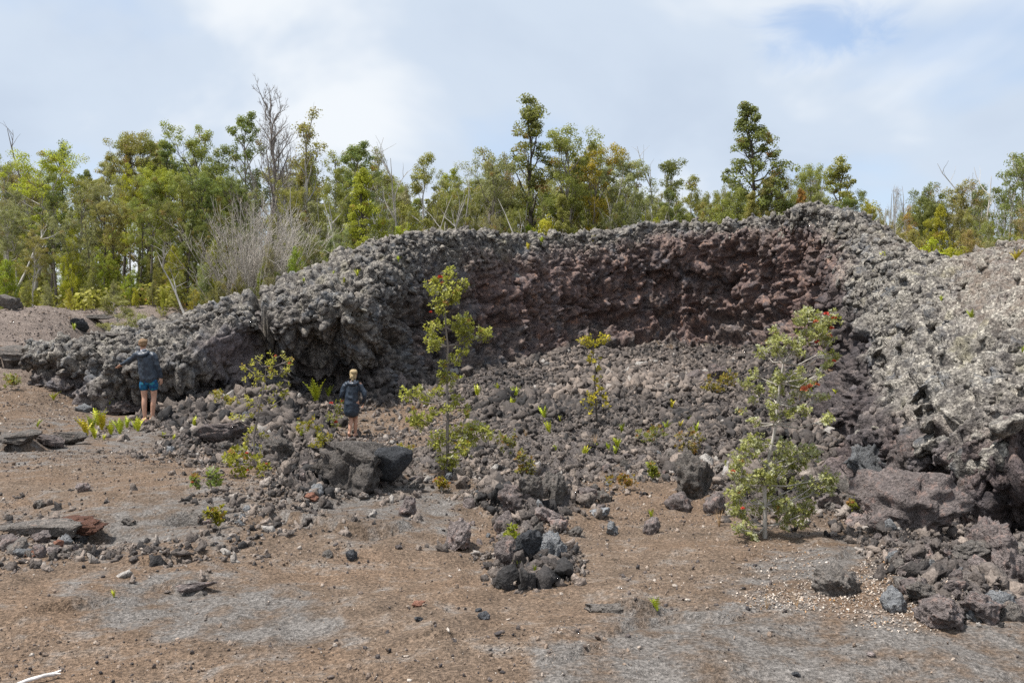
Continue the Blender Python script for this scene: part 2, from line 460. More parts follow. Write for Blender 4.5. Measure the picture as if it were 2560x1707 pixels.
def H0(x, y):
    """smooth height of the open ground"""
    x = np.atleast_1d(np.asarray(x, float)).ravel(); y = np.atleast_1d(np.asarray(y, float)).ravel()
    xc, yc = np.clip(x, -42, 42), np.clip(y, -2, 82)
    out = np.zeros(len(x))
    for s in range(0, len(x), 40000):
        xs, ys = xc[s:s + 40000], yc[s:s + 40000]
        d2 = (xs[:, None] - GC[None, :, 0]) ** 2 + (ys[:, None] - GC[None, :, 1]) ** 2
        out[s:s + 40000] = _tps(d2) @ _W[:_n] + _W[_n] + _W[_n + 1] * xs + _W[_n + 2] * ys
    return out
def on_ground(u, v, ymax=45.0):
    """where the sight line through a pixel meets the smooth ground"""
    ys = np.concatenate([np.arange(2.5, 12, 0.05), np.arange(12, ymax, 0.1)])
    x = (u - 1280.0) / FPX * ys; z = CAMZ - (v - 853.0) / FPX * ys
    below = np.nonzero(z < H0(x, ys))[0]
    k = below[0] if len(below) else len(ys) - 1
    return np.array([x[k], ys[k], z[k]])

def ridged(p, octaves, seed, gain=0.55):
    a, f, out = 1.0, 1.0, 0
    for k in range(octaves):
        out = out + a * (0.55 - np.abs(vnoise(p * f + 9.7 * k, seed + k)) * 1.6); a *= gain; f *= 2.1
    return out
# ---------------------------------------------------------------- rampart: lofted surface, then clots of spatter
def catmull(pts, ts):
    n = len(pts); i = np.clip(np.floor(ts).astype(int), 0, n - 2); f = (ts - i).reshape((-1,) + (1,) * (pts.ndim - 1))
    p0, p1, p2, p3 = pts[np.maximum(i - 1, 0)], pts[i], pts[i + 1], pts[np.minimum(i + 2, n - 1)]
    return 0.5 * ((2 * p1) + (p2 - p0) * f + (2 * p0 - 5 * p1 + 4 * p2 - p3) * f * f + (3 * p1 - p0 - 3 * p2 + p3) * f ** 3)
s_list = []
for k in range(NS - 1):
    L = 0.5 * (np.linalg.norm(PROF[k + 1][3] - PROF[k][3]) + np.linalg.norm(PROF[k + 1][5] - PROF[k][5]))
    yy = 0.5 * (PROF[k][3][1] + PROF[k + 1][3][1])
    n = int(np.clip(L / (1.6 * yy / 853.0), 8, 96))
    if k >= NS - 2: n = 40
    s_list.append(k + np.arange(n) / n)
s_par = np.concatenate(s_list + [[NS - 1.0]])
t_par = np.concatenate([a + (b - a) * np.arange(n) / n for a, b, n in ((0, 1, 6), (1, 2, 44), (2, 3, 62), (3, 5, 150), (5, 6, 30), (6, 7, 8))] + [[7.0]])
tmp = np.stack([catmull(PROF[k], t_par) for k in range(NS)])         # station x t x 3
G = catmull(tmp, s_par)                                             # s x t x 3
ns, nt = G.shape[:2]
S2 = np.repeat(s_par[:, None], nt, 1); T2 = np.repeat(t_par[None], ns, 0)
def grid_normals(g):
    ds = np.gradient(g, axis=0); dt = np.gradient(g, axis=1)
    n = np.cross(ds, dt); n /= np.linalg.norm(n, axis=2, keepdims=True) + 1e-9
    return n
NRM = grid_normals(G)
p = G.reshape(-1, 3).astype(np.float32); nn = NRM.reshape(-1, 3)
if nn[(T2.ravel() > 4) & (T2.ravel() < 5)][:, 2].mean() < 0: nn = -nn
sv, tv = S2.ravel(), T2.ravel()
uu = upx(p[:, 0], p[:, 1]); vv = 853 - (p[:, 2] - CAMZ) / p[:, 1] * FPX
wall = smooth(3.3, 2.5, tv)                                          # the inner, undercut face
fade = smooth(0.2, 1.0, tv) * smooth(7.0, 6.2, tv)
soilm = smooth(18.5, 21.0, sv) * smooth(3.9, 4.9, tv) * np.clip(0.55 + 0.9 * fbm(p * 0.45, 3, 90), 0, 1)
soilm *= 0.75
soilm = np.maximum(soilm, 0.7 * smooth(2330, 2440, uu) * smooth(860, 760, vv) * smooth(18.5, 20, sv))
back = smooth(9.0, 10.5, sv) * smooth(19.5, 18.0, sv)                # the back of the crater
warp = np.stack([vnoise(p * 1.7, 31), vnoise(p * 1.7, 32), vnoise(p * 1.7, 33)], 1) * 0.16
stretch = np.array([1.0, 1.0, 0.8], np.float32)
q = (p + warp) * stretch
a1, b1, c1 = worley(q / 1.10, 1)
a2, b2, c2 = worley(q / 0.44, 2)
a3, b3, c3 = worley((q + 0.3 * warp) / 0.19, 3)
lumpy = 1 - 0.72 * soilm
mix2 = smooth(-0.35, 0.25, vnoise(p * 0.55, 41))
mixA = smooth(-0.45, 0.45, fbm(p * 0.9, 2, 43))
disp = (0.30 * (pillow(a1, 0.85) - 0.6) * (0.55 + 0.45 * wall)
        + 0.15 * (pillow(a2, 0.70) * (0.35 + 1.1 * c2) - 0.55) * lumpy * (0.35 + 1.2 * mixA) - 0.10 * smooth(0.13, 0.0, b1 - a1)
        + 0.125 * (pillow(a3, 0.68) * (0.25 + 1.1 * c3) - 0.45) * (1.35 - 0.95 * mixA) * lumpy
        + 0.045 * fbm(p * 9.0, 3, 50) + 0.10 * fbm(p * 0.5, 3, 61)
        + 0.20 * ridged(p * np.array([0.95, 0.95, 0.5], np.float32) + 3.1, 3, 64) * (0.35 + 0.65 * wall)
        + 0.13 * ridged(p * np.array([1.5, 1.5, 0.33], np.float32) + 8.3, 2, 66) * wall)
near = smooth(17.5, 19.5, sv)                                        # the right arm: small rounded clots
disp *= 1 - 0.30 * near * (1 - wall)
an, bn, cn = worley(q / 0.125, 4)
disp += (0.040 + 0.030 * near) * (pillow(an, 0.7) * (0.2 + 1.1 * cn) - 0.4) * (0.5 + 0.5 * lumpy)
disp *= 1 + 0.35 * wall
# hollows in the undercut
hol = smooth(0.15, 0.6, fbm(p * np.array([0.8, 0.8, 1.2], np.float32), 3, 71))
disp -= 0.42 * hol * wall
# the smooth purple plate on the left lobe
plate = np.exp(-(((uu - 585) / 85) ** 2 + ((vv - 868) / 52) ** 2) ** 1.6) * (sv < 9)
disp = disp * (1 - 0.72 * plate) - 0.10 * plate
# the split between the left lobe and the rampart
cu = 640 + (vv - 735) / 160.0 * 46 + 7 * np.sin(vv * 0.08)
crack = np.exp(-((uu - cu) / (8.0 + 5 * smooth(740, 880, vv))) ** 2) * smooth(722, 760, vv) * smooth(960, 900, vv) * (sv < 9) * (tv > 1.5)
disp -= 1.1 * crack
# dark slot in the right wall
slot = np.exp(-(((uu - 2132 - (1000 - vv) * 0.10) / 14) ** 2 + ((vv - 975) / 45) ** 2)) * (sv > 18)
disp -= 0.7 * slot
disp = np.where(fade > 0, disp * fade, 0)
pd = p + nn * disp[:, None]
# drips and draped clots pull down the face
pd[:, 2] -= (0.05 * np.clip(pillow(a2, 0.72), 0, 1) * wall * fade)
up = np.clip(grid_normals(pd.reshape(ns, nt, 3)).reshape(-1, 3) * (1 if np.mean(grid_normals(G)[:, (t_par > 4) & (t_par < 5), 2]) > 0 else -1), -1, 1)[:, 2]
face = smooth(1.4, 2.3, tv) * smooth(10.5, 8.5, sv)
lich = np.clip(1.05 * np.maximum(smooth(2.7, 3.5, tv), 0.5 * face) * (0.45 + 0.75 * c2) * (1 - plate) * (0.62 + 0.38 * smooth(18, 21, sv)), 0, 1)
lich *= np.where(sv > 17.0, smooth(2.93, 3.12, tv + 0.12 * vnoise(p * 2.5, 95)), 1.0)
lich *= (1 - 0.55 * back * smooth(4.2, 3.2, tv))
redm = back * smooth(4.15, 3.2, tv) * smooth(0.9, 1.4, tv) * (0.55 + 0.45 * smooth(1.6, 2.6, tv)) * smooth(9.5, 12.0, sv)
redm *= 0.75 + 0.4 * smooth(-0.35, 0.25, fbm(p * 0.55, 3, 79))
redm = np.clip(redm + 0.5 * back * smooth(4.6, 3.8, tv) * smooth(0.0, 0.35, fbm(p * 0.7, 2, 77)), 0, 1)
redm = np.maximum(redm, 0.8 * smooth(20.5, 22.5, sv) * smooth(3.3, 2.6, tv) * smooth(0.0, 0.3, fbm(p * 1.1, 3, 78)))
fresh = np.clip(smooth(17.2, 18.6, sv) * smooth(3.12, 2.9, tv + 0.12 * vnoise(p * 2.5, 95)) * (0.65 + 0.5 * vnoise(p * 1.3, 97)) + 0.6 * smooth(9.5, 8.0, sv) * smooth(6.0, 7.0, sv) * smooth(2.3, 1.8, tv), 0, 1)  # unlichened lava below the right brow and left overhang, darkened as painted shade
purp = np.clip(plate * 1.2 + smooth(17.5, 19, sv) * smooth(3.2, 2.6, tv) * 0.5 + 0.5 * (sv < 6) * smooth(2.6, 1.8, tv), 0, 1)
idx = np.arange(ns * nt).reshape(ns, nt)
quads = np.stack([idx[:-1, :-1], idx[1:, :-1], idx[1:, 1:], idx[:-1, 1:]], -1).reshape(-1, 4)
RAMP_P, RAMP_N = pd.reshape(ns, nt, 3), nn.reshape(ns, nt, 3)
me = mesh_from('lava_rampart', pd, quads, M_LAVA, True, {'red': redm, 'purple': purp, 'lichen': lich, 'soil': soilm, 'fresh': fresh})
rampart = tag(ob('lava_rampart', me), 'dark rugged lava rampart curving around the crater, reddish inside, pale and lumpy on top', 'lava rampart')
bi = np.arange(0, ns, 2); bj = np.arange(0, nt, 2)
Gb = RAMP_P[bi][:, bj]; nb_, mb_ = Gb.shape[:2]
ib = np.arange(nb_ * mb_).reshape(nb_, mb_)
BVH_R = BVHTree.FromPolygons(Gb.reshape(-1, 3).tolist(), np.stack([ib[:-1, :-1], ib[1:, :-1], ib[1:, 1:], ib[:-1, 1:]], -1).reshape(-1, 4).tolist())

# ---------------------------------------------------------------- ground: one sheet out to the horizon
rows = [-40.0, -25, -14, -8, -5, -3, -1.5, 0, 1.0, 1.8]
y = 2.5
while y < 420:
    rows.append(y)
    y += float(np.clip(y * y / 1000.0, 0.021, 0.095)) if y < 34 else (y - 32) * 0.12
rows = np.array(rows + [900.0])
ct = np.linspace(-1, 1, 470)
wing = np.array([1.06, 1.15, 1.3, 1.6, 2.1, 3.0, 4.5, 7.0])
ct = np.concatenate([-wing[::-1], ct, wing])
half = 0.61 * np.abs(rows) + 2.4
half = np.where(rows < 2.5, 0.61 * 2.5 + 2.4 + (2.5 - rows) * 0.3, half)
X = ct[None] * half[:, None]; Y = np.repeat(rows[:, None], len(ct), 1)
gx, gy = X.ravel(), Y.ravel()
gz = H0(gx, gy)
ysafe = np.maximum(gy, 2.0)
gu = upx(gx, ysafe); gv = 853 - (gz - CAMZ) / ysafe * FPX
RUB = [(400, 1020), (560, 950), (800, 950), (1100, 920), (1400, 850), (2020, 850), (2120, 1000), (2160, 1200), (2300, 1310), (2560, 1340), (2760, 1340), (2760, 1480), (2540, 1530), (2350, 1560), (2260, 1470),
       (2150, 1340), (2000, 1290), (1830, 1262), (1700, 1190), (1480, 1215), (1400, 1280), (1400, 1400), (1270, 1415), (1230, 1260), (1150, 1190), (1000, 1205), (760, 1230), (640, 1150), (470, 1110), (420, 1065)]
jit = 45 * fbm(np.stack([gx, gy, gz], 1) * 0.9, 3, 120)
rub = smooth(45, -45, poly_sdf(gu, gv, RUB) + jit) * (gy > 2) * (gy < 38)
rub *= 1 - 0.93 * smooth(40, -20, poly_sdf(gu, gv, [(830, 1040), (960, 1000), (1150, 1010), (1180, 1060), (1020, 1150), (840, 1150)]))
GREY = [[(640, 1240), (820, 1185), (1000, 1200), (1170, 1250), (1100, 1310), (900, 1330), (700, 1300)], [(160, 1500), (350, 1435), (560, 1435), (760, 1480), (870, 1570), (700, 1620), (480, 1580), (250, 1540)],
        [(1360, 1640), (1600, 1530), (1960, 1525), (2300, 1570), (2900, 1600), (2900, 1760), (1330, 1760)], [(1930, 1400), (2150, 1350), (2260, 1430), (2050, 1465), (1790, 1490)],
        [(0, 1290), (300, 1280), (560, 1230), (620, 1290), (560, 1340), (200, 1370)], [(250, 1060), (430, 1060), (480, 1110), (300, 1120)], [(-100, 1080), (200, 1080), (250, 1125), (0, 1150), (-100, 1140)]]
gd = np.full(gx.shape, 1e9)
for pl in GREY: gd = np.minimum(gd, poly_sdf(gu, gv, pl))
grey = smooth(70, -40, gd) * (gy > 2) * 0.75 + 0.12
pad = smooth(20.0, 22.5, gy) * smooth(-6.0, -7.5, gx)
litter = smooth(32.5, 35.5, gy + 1.2 * fbm(np.stack([gx, gy, gx * 0], 1) * 0.4, 2, 121))
q3 = np.stack([gx, gy, gz], 1).astype(np.float32)
gz = gz + 0.075 * fbm(q3 * 0.5, 4, 130) + 0.012 * fbm(q3 * 4.0, 3, 131) * (gy < 40)
w1, _, i1 = worley(q3 / 0.62, 11); w2, _, i2 = worley(q3 / 0.27, 12); w3, _, i3 = worley(q3 / 0.12, 13)
gz = gz + rub * (0.17 * (pillow(w1, 0.8) * i1 - 0.25) + 0.16 * pillow(w2, 0.7) * i2 + 0.05 * pillow(w3, 0.68) * i3 + 0.06 * fbm(q3 * 2.0, 3, 133))
gz = gz + (1 - rub) * (0.008 * pillow(w3, 0.4) * (i3 > 0.7) + 0.02 * pillow(w2, 0.35) * (i2 > 0.9)) * (gy < 40)
gz = gz + (1 - rub) * (gy < 34) * (0.035 * (np.clip(ridged(q3 * 0.75 + 5, 3, 135), -0.5, 1) - 0.2) * smooth(-0.2, 0.4, fbm(q3 * 0.35, 2, 136)) + 0.010 * ridged(q3 * 3.2, 3, 137) * smooth(-0.1, 0.5, fbm(q3 * 0.8, 2, 138)))
for pu, pv, pr, pdp in ((479, 1292, 0.16, 0.35), (250, 1330, 0.22, 0.12), (520, 1300, 0.14, 0.10), (930, 1350, 0.2, 0.03)):
    c0 = on_ground(pu, pv); gz = gz - pdp * np.exp(-((((gx - c0[0]) / 1.2) ** 2 + (gy - c0[1]) ** 2) / pr ** 2) ** 1.5)
LEDGE = [([(-60, 1590), (0, 1567), (120, 1532), (285, 1492), (330, 1488)], 0.050, 0.5), ([(350, 1448), (440, 1455), (500, 1470), (570, 1452)], 0.045, 0.4), ([(1462, 1505), (1520, 1520), (1560, 1536), (1592, 1528), (1690, 1515)], 0.085, 0.35),
         ([(-60, 1112), (40, 1120), (120, 1122), (215, 1098)], 0.27, 0.9), ([(-60, 905), (60, 912), (145, 905)], 0.40, 1.2), ([(560, 1335), (700, 1318), (900, 1345), (1090, 1310)], 0.05, 0.5), ([(620, 1250), (760, 1225), (900, 1235)], 0.05, 0.4), ([(250, 1420), (420, 1400), (600, 1395)], 0.035, 0.4), ([(1820, 1415), (1880, 1400), (1960, 1395)], 0.04, 0.3), ([(2050, 1420), (2160, 1390), (2230, 1420)], 0.04, 0.4), ([(900, 1640), (1050, 1600), (1250, 1590)], 0.02, 0.4),
         ([(1440, 1600), (1700, 1560), (1960, 1570)], 0.025, 0.6), ([(1300, 1690), (1420, 1650), (1560, 1580)], 0.02, 0.4)]
for pts, hgt, fall in LEDGE:
    if hgt < 0.1: hgt *= 1.6
    W = np.array([on_ground(*q_) for q_ in pts])
    sel = np.nonzero((gx > W[:, 0].min() - 2) & (gx < W[:, 0].max() + 2) & (gy > W[:, 1].min() - 2) & (gy < W[:, 1].max() + 3))[0]
    xs, ys_ = gx[sel], gy[sel]
    yl = np.interp(xs, W[:, 0], W[:, 1]) + 0.12 * fbm(np.stack([xs, xs * 0, xs * 0 + hgt * 90], 1) * 2.2, 3, 150)
    ends = smooth(W[0, 0], W[0, 0] + 0.4, xs) * smooth(W[-1, 0], W[-1, 0] - 0.4, xs)
    d = ys_ - yl
    gz[sel] += hgt * ends * smooth(-0.015, 0.035, d) * np.exp(-np.clip(d, 0, 9) / fall) - 0.5 * hgt * ends * np.exp(-(d / 0.09) ** 2) * (d < 0.02)
# the sheet dips under the rampart
foot = np.concatenate([PROF[:, 1, :2], PROF[::-1, 6, :2]])
fs = poly_sdf(gx, gy, foot)
gz = gz - 1.3 * smooth(-0.25, -1.2, fs) * smooth(0.5, 3.5, np.interp(gx, PROF[:10, 1, 0], np.arange(10)))
ng, mg = X.shape
ig = np.arange(ng * mg).reshape(ng, mg)
gq = np.stack([ig[:-1, :-1], ig[:-1, 1:], ig[1:, 1:], ig[1:, :-1]], -1).reshape(-1, 4)
me = mesh_from('ground', np.stack([gx, gy, gz], 1), gq, M_GROUND, True, {'rubble': rub, 'grey': grey, 'pad': pad, 'litter': litter})
tag(ob('ground', me), kind='structure')
gi = np.arange(8, ng, 2); gj = np.arange(4, mg - 4, 2)
GZ = gz.reshape(ng, mg)
ib = np.arange(len(gi) * len(gj)).reshape(len(gi), len(gj))
sub = np.stack([X, Y, GZ], -1)[gi][:, gj]
BVH_G = BVHTree.FromPolygons(sub.reshape(-1, 3).tolist(), np.stack([ib[:-1, :-1], ib[:-1, 1:], ib[1:, 1:], ib[1:, :-1]], -1).reshape(-1, 4).tolist())
def hit(u, v):
    """what the sight line through a photograph pixel meets first: point, normal, 'rampart' or 'ground'"""
    d = Vector(((u - 1280.0) / FPX, 1.0, -(v - 853.0) / FPX)).normalized(); o = Vector((0, 0, CAMZ))
    a, b = BVH_R.ray_cast(o, d), BVH_G.ray_cast(o, d)
    if a[0] is None and b[0] is None: return None
    if b[0] is None or (a[0] is not None and a[3] < b[3]): return a[0], a[1], 'rampart'
    return b[0], b[1], 'ground'
def drop(x, y):
    r = BVH_G.ray_cast(Vector((x, y, 40.0)), Vector((0, 0, -1)))
    return r[0].z if r[0] is not None else float(H0(x, y)[0])

# ================================================================ rocks
def ico(sub):
    bm = bmesh.new(); bmesh.ops.create_icosphere(bm, subdivisions=sub, radius=1.0)
    bm.verts.ensure_lookup_table()
    v = np.array([w.co[:] for w in bm.verts], np.float32); f = np.array([[w.index for w in q.verts] for q in bm.faces], np.int32)
    bm.free(); return v, f
ICO = {k: ico(k) for k in (1, 2, 3, 4, 5)}
def rock_shape(seed, sub=4, lump=0.35, flat=1.0, boxy=0.0, rough=0.10):
    v, f = ICO[sub]; v = v.copy().astype(np.float32)
    if boxy: v = np.sign(v) * np.abs(v) ** (1 - boxy); v /= np.maximum(1e-6, np.max(np.abs(v), 1, keepdims=True)) ** (boxy * 0.3)
    r = np.random.default_rng(seed)
    # broken facets
    for _ in range(11):
        n = r.normal(size=3); n /= np.linalg.norm(n); d = r.uniform(0.45, 0.82)
        h = v @ n - d
        v -= np.clip(h, 0, None)[:, None] * n * 0.92
    off = r.uniform(-50, 50, 3).astype(np.float32)
    n = v / np.linalg.norm(v, axis=1, keepdims=True)
    a, _, c = worley(v * 1.9 + off, seed); a2, _, c2 = worley(v * 4.4 + off, seed + 5)
    d = (0.6 * lump * (pillow(a, 0.9) - 0.55) + 0.36 * lump * (pillow(a2, 0.75) * (0.3 + c2) - 0.4)
         + rough * 1.25 * ridged(v * 1.7 + off, 4 if sub > 2 else 2, seed))
    v = v + n * d[:, None] + 0.07 * np.stack([vnoise(v * 3 + off, seed + 60), vnoise(v * 3 + off, seed + 61), vnoise(v * 3 + off, seed + 62)], 1)
    v[:, 2] *= flat
    return v, f
def lava_attrs(n, red=0.0, purple=0.0, lichen=0.6, soil=0.0):
    return {'red': np.full(n, red), 'purple': np.full(n, purple), 'lichen': np.full(n, lichen), 'soil': np.full(n, soil)}

ROCK_V = []
for k in range(9):
    v, f = rock_shape(200 + k, 4, 0.32 + 0.12 * RNG.random(), RNG.uniform(0.7, 0.95))
    ROCK_V.append((v, f))
N_SMALL = len(ROCK_V)
for k in range(5):
    v, f = rock_shape(260 + k, 5, 0.16, RNG.uniform(0.75, 0.95), 0.15, 0.12)
    n_ = v / np.linalg.norm(v, axis=1, keepdims=True); a_, _, c_ = worley(v * 8.0 + 3 * k, 270 + k)
    ROCK_V.append((v + n_ * (0.055 * (pillow(a_, 0.7) * (0.2 + c_) - 0.4) + 0.085 * ridged(v * 4.0, 4, 280 + k))[:, None], f))
ROCK_ME = {}
def rock_mesh(k, mat):
    key = (k, mat.name)
    if key not in ROCK_ME:
        v, f = ROCK_V[k]; ROCK_ME[key] = mesh_from('rock', v, f, mat)
    return ROCK_ME[key]

def put_rock(u, v, wpx, hpx, mat, label, name='lava_rock', cat='rock', group=None, kind=None, shade=1.0, rz=None, sink=0.28, tilt=0.25, depth=0.9):
    """a loose rock whose foot is at pixel (u, v), so many photograph pixels wide and high"""
    h = hit(u, v); y = h[0].y
    w = wpx / FPX * y / 2; hh = hpx / FPX * y
    k = (RNG.integers(N_SMALL) if wpx < 70 else N_SMALL + RNG.integers(5)) if kind is None else kind
    sz = hh / (2 * (1 - sink)) * 1.08
    rz = RNG.uniform(0, 6.28) if rz is None else rz
    o = ob(name, rock_mesh(k, mat), None, (h[0].x, y + w * depth * 0.6, h[0].z + sz * (1 - 2 * sink)), (RNG.uniform(-tilt, tilt), RNG.uniform(-tilt, tilt), rz), (w * 1.06, w * depth * 1.06, sz), (shade, shade, shade))
    return tag(o, label, cat, group)

# ---- the big boulder and the other rocks one can name
v, f = rock_shape(77, 5, 0.24, 1.0, 0.25, 0.13)
a_, _, c_ = worley(v * 7.0, 79); v = v + v / np.linalg.norm(v, axis=1, keepdims=True) * (0.06 * (pillow(a_, 0.7) * (0.2 + c_) - 0.4) + 0.05 * ridged(v * 5, 3, 81))[:, None]
boul = mesh_from('boulder', v, f, mat_rock('boulder_crust', (0.045, 0.041, 0.039), (0.185, 0.165, 0.150), (0.165, 0.142, 0.120), 0.57))
hb = hit(875, 1232)
o = ob('boulder', boul, None, (hb[0].x, hb[0].y + 0.36, hb[0].z + 0.24), (0.05, 0.06, 0.4), (0.60, 0.47, 0.37))
tag(o, 'big dark rough boulder in front of the walking woman, wider than tall', 'boulder')
v, f = rock_shape(78, 4, 0.12, 1.0, 0.1, 0.05)
o = ob('broken_face', mesh_from('broken_face', v, f, M_BLACK), o, (0.55, -0.35, 0.22), (0.3, 0.2, 0.6), (0.40, 0.46, 0.58))
tag(o, 'fresh black broken face of the boulder')

NAMED = [  # u, foot v, width, height, material, label, shade
    (2290, 1335, 240, 190, M_ROCKP, 'largest purple-grey block leaning against the foot of the right mound', 0.95),
    (2190, 1200, 130, 110, M_ROCKB, 'bluish-grey block above the largest block at the foot of the mound', 0.8),
    (2310, 1185, 170, 110, M_ROCKP, 'long purple boulder wedged under the brow of the right mound', 0.85),
    (2135, 1270, 110, 90, M_ROCK, 'dark block left of the largest block beside the red-tipped shrub', 0.8),
    (2440, 1300, 110, 110, M_ROCKP, 'narrow block right of the largest block under the mound', 0.75),
    (2490, 1420, 140, 130, M_ROCKP, 'tall purple-brown block at the right edge of the rubble pile', 0.95),
    (2545, 1460, 120, 90, M_ROCKP, 'reddish block at the right picture edge in the rubble pile', 1.05),
    (2360, 1565, 120, 85, M_ROCKP, 'rounded brown rock at the front of the rubble pile', 1.0),
    (2455, 1550, 100, 75, M_ROCKP, 'squat purple rock second from the front of the rubble pile', 1.0),
    (2520, 1540, 80, 60, M_ROCKB, 'pale bluish rock at the front right of the rubble pile', 1.15),
    (2240, 1530, 66, 62, M_ROCKB, 'bluish knobbly rock lying in pale litter left of the rubble pile', 1.1),
    (2110, 1490, 108, 70, M_ROCK, 'single jagged rock on bare ground left of the rubble pile', 1.0),
    (2310, 1500, 90, 50, M_ROCK, 'flat dark rock ringed by white litter', 0.9),
    (1310, 1414, 96, 90, M_BLACK, 'smooth black split rock at the front of the middle rock heap', 1.0),
    (1272, 1412, 60, 84, M_ROCKP, 'purple rock touching the black split rock on its left', 0.9),
    (1388, 1412, 74, 78, M_ROCKB, 'hollow blue-grey knobbly rock right of the black split rock', 1.15),
    (1142, 1372, 76, 82, M_ROCKP, 'round pinkish rock standing alone left of the middle rock heap', 1.3),
    (1265, 1330, 56, 52, M_ROCKP, 'purple rock between the round pinkish rock and the heap', 1.05),
    (1290, 1275, 84, 76, M_ROCKP, 'large lumpy rock at the left of the middle rock heap', 0.95),
    (1375, 1265, 80, 90, M_ROCK, 'upright rock topping the middle rock heap', 0.85),
    (1330, 1240, 80, 60, M_ROCK, 'dark rock at the back of the middle rock heap', 0.75),
    (1365, 1305, 60, 40, M_ROCKP, 'pink crumbly rock in the middle of the rock heap', 1.35),
    (1400, 1330, 50, 44, M_ROCKP, 'small pink rock at the right of the rock heap', 1.3),
    (1470, 1255, 60, 50, M_ROCKP, 'pinkish brown rock right behind the middle rock heap', 1.0),
    (1510, 1256, 40, 34, M_ROCK, 'brown rock beside the pale flat stone', 0.95),
    (1502, 1294, 52, 30, M_ROCKB, 'pale blue flat stone right of the middle rock heap', 1.45),
    (1530, 1336, 30, 38, M_ROCKB, 'small upright blue-grey rock on open ground right of the heap', 1.2),
    (1634, 1334, 42, 46, M_ROCKP, 'lone purple-grey rock in the open left of the flowering shrub', 1.1),
    (1440, 1340, 34, 26, M_ROCK, 'small dark purple rock on bare ground right of the heap', 0.85),
    (1745, 1240, 110, 110, M_ROCK, 'dark jagged rock pile block left behind the flowering shrub', 0.8),
    (1700, 1275, 60, 46, M_ROCKP, 'brown rock below the jagged block left of the shrub', 1.0),
    (1790, 1280, 60, 50, M_ROCKP, 'reddish brown rock touching the left side of the shrub', 1.05),
    (1020, 1290, 46, 60, M_ROCKP, 'pale pink upright rock right in front of the boulder', 1.3),
    (875, 1400, 32, 28, M_BLACK, 'small black angular stone lying in the open below the boulder', 1.2),
    (818, 1392, 36, 16, M_ROCK, 'flat brown stone left of the small black stone', 0.8),
    (996, 1372, 20, 14, M_ROCKP, 'dark brown stone alone between boulder and rock heap', 0.8),
    (775, 1252, 34, 24, M_RED, 'orange-red cinder stone at the left foot of the boulder', 1.0),
    (890, 1214, 46, 18, M_RED, 'reddish flat cinder on the rubble in front of the boulder', 0.8),
    (1043, 1515, 36, 14, M_RED, 'flat orange-brown stone in the open foreground', 0.95),
    (1210, 1548, 32, 20, M_BLACK, 'grey-black stone in the open foreground right of the flat orange stone', 1.6),
    (1196, 1528, 22, 10, M_BLACK, 'small flat black stone above the grey-black stone', 1.3),
    (1046, 1552, 22, 12, M_BLACK, 'dark stone just below the flat orange-brown stone', 1.2),
    (205, 1228, 36, 28, M_ROCKP, 'pale rounded rock alone on the tan slope at left', 1.4),
    (98, 1270, 28, 22, M_ROCK, 'brown rock on the tan slope above the tilted slab', 0.9),
    (425, 1135, 26, 26, M_ROCKB, 'pale grey knobbly rock on the tan slope below the man', 1.35),
    (198, 1356, 40, 34, M_BLACK, 'black angular rock in front of the tilted red slab', 1.3),
    (138, 1370, 32, 24, M_RED, 'red cinder rock left of the black angular rock', 1.0),
    (75, 1392, 44, 16, M_RED, 'flat red-brown stone in front of the tilted slab at left', 0.85),
    (20, 1372, 50, 36, M_ROCKP, 'pinkish rock at the left picture edge by the slab', 1.2),
    (95, 1356, 50, 34, M_ROCKP, 'pink-grey rock under the tilted slab', 1.1),
    (320, 1312, 36, 20, M_ROCK, 'small rock right of the tilted slab', 0.85),
    (700, 1150, 90, 60, M_ROCK, 'dark rock left of the boulder behind the small shrub', 0.75),
    (290, 1032, 110, 40, M_ROCKP, 'low grey rock at the feet of the man on his left', 0.85),
    (205, 1030, 40, 24, M_ROCKB, 'rounded grey stone near the left end of the rampart', 1.1),
    (1000, 915 + 60, 40, 50, M_ROCKP, 'pink rock fallen at the foot of the dark overhang', 1.2),
    (1798, 960, 70, 60, M_ROCKP, 'reddish brown block high on the rubble slope below the back wall', 0.9),
    (1745, 1575 - 620, 60, 36, M_ROCKP, 'purple-brown block on the rubble slope left of the reddish block', 0.9),
    (2178, 1640, 22, 14, M_ROCKP, 'single pale stone on the grey foreground pavement', 1.7),
    (1990, 1690, 24, 12, M_BLACK, 'dark pitted stone at the bottom of the foreground pavement', 1.3),
]
for u, v_, w, h_, m, lab, sh in NAMED: put_rock(u, v_, w, h_, m, lab, shade=sh)

# ---- slabs
def put_slab(u, v_, wpx, hpx, mat, label, rot=(0, 0, 0), depth=0.6, sink=0.4, shade=1.0, seed=1, thick=1.0):
    hq = hit(u, v_); yy = hq[0].y; w = wpx / FPX * yy / 2; hh = hpx / FPX * yy
    vv_, ff = rock_shape(300 + seed, 5, 0.14, 1.0, 0.5, 0.10)
    vv_ = vv_ + 0.05 * np.stack([ridged(vv_ * 2.6 + 7, 3, 310 + seed), ridged(vv_ * 2.6 + 19, 3, 320 + seed), 0.8 * ridged(vv_ * 3.4 + 31, 3, 330 + seed)], 1)
    o = ob('lava_slab', mesh_from('lava_slab', vv_, ff, mat), None, (hq[0].x, yy + w * depth * 0.5, hq[0].z + hh * (0.5 - sink * 0.5)), rot, (w, w * depth, hh * 0.5 * thick), (shade,) * 3)
    return tag(o, label, 'rock slab', kind='thing')
put_slab(165, 1345, 230, 46, M_RED, 'tilted lava slab with a red underside lifted off the ground at left', (0.12, -0.16, -0.1), 0.55, 0.25, 0.5, 1)
put_slab(70, 1340, 220, 50, M_ROCK, 'flat grey slab at the left edge behind the tilted red slab', (0.05, 0.03, 0.15), 0.5, 0.4, 1.1, 2)
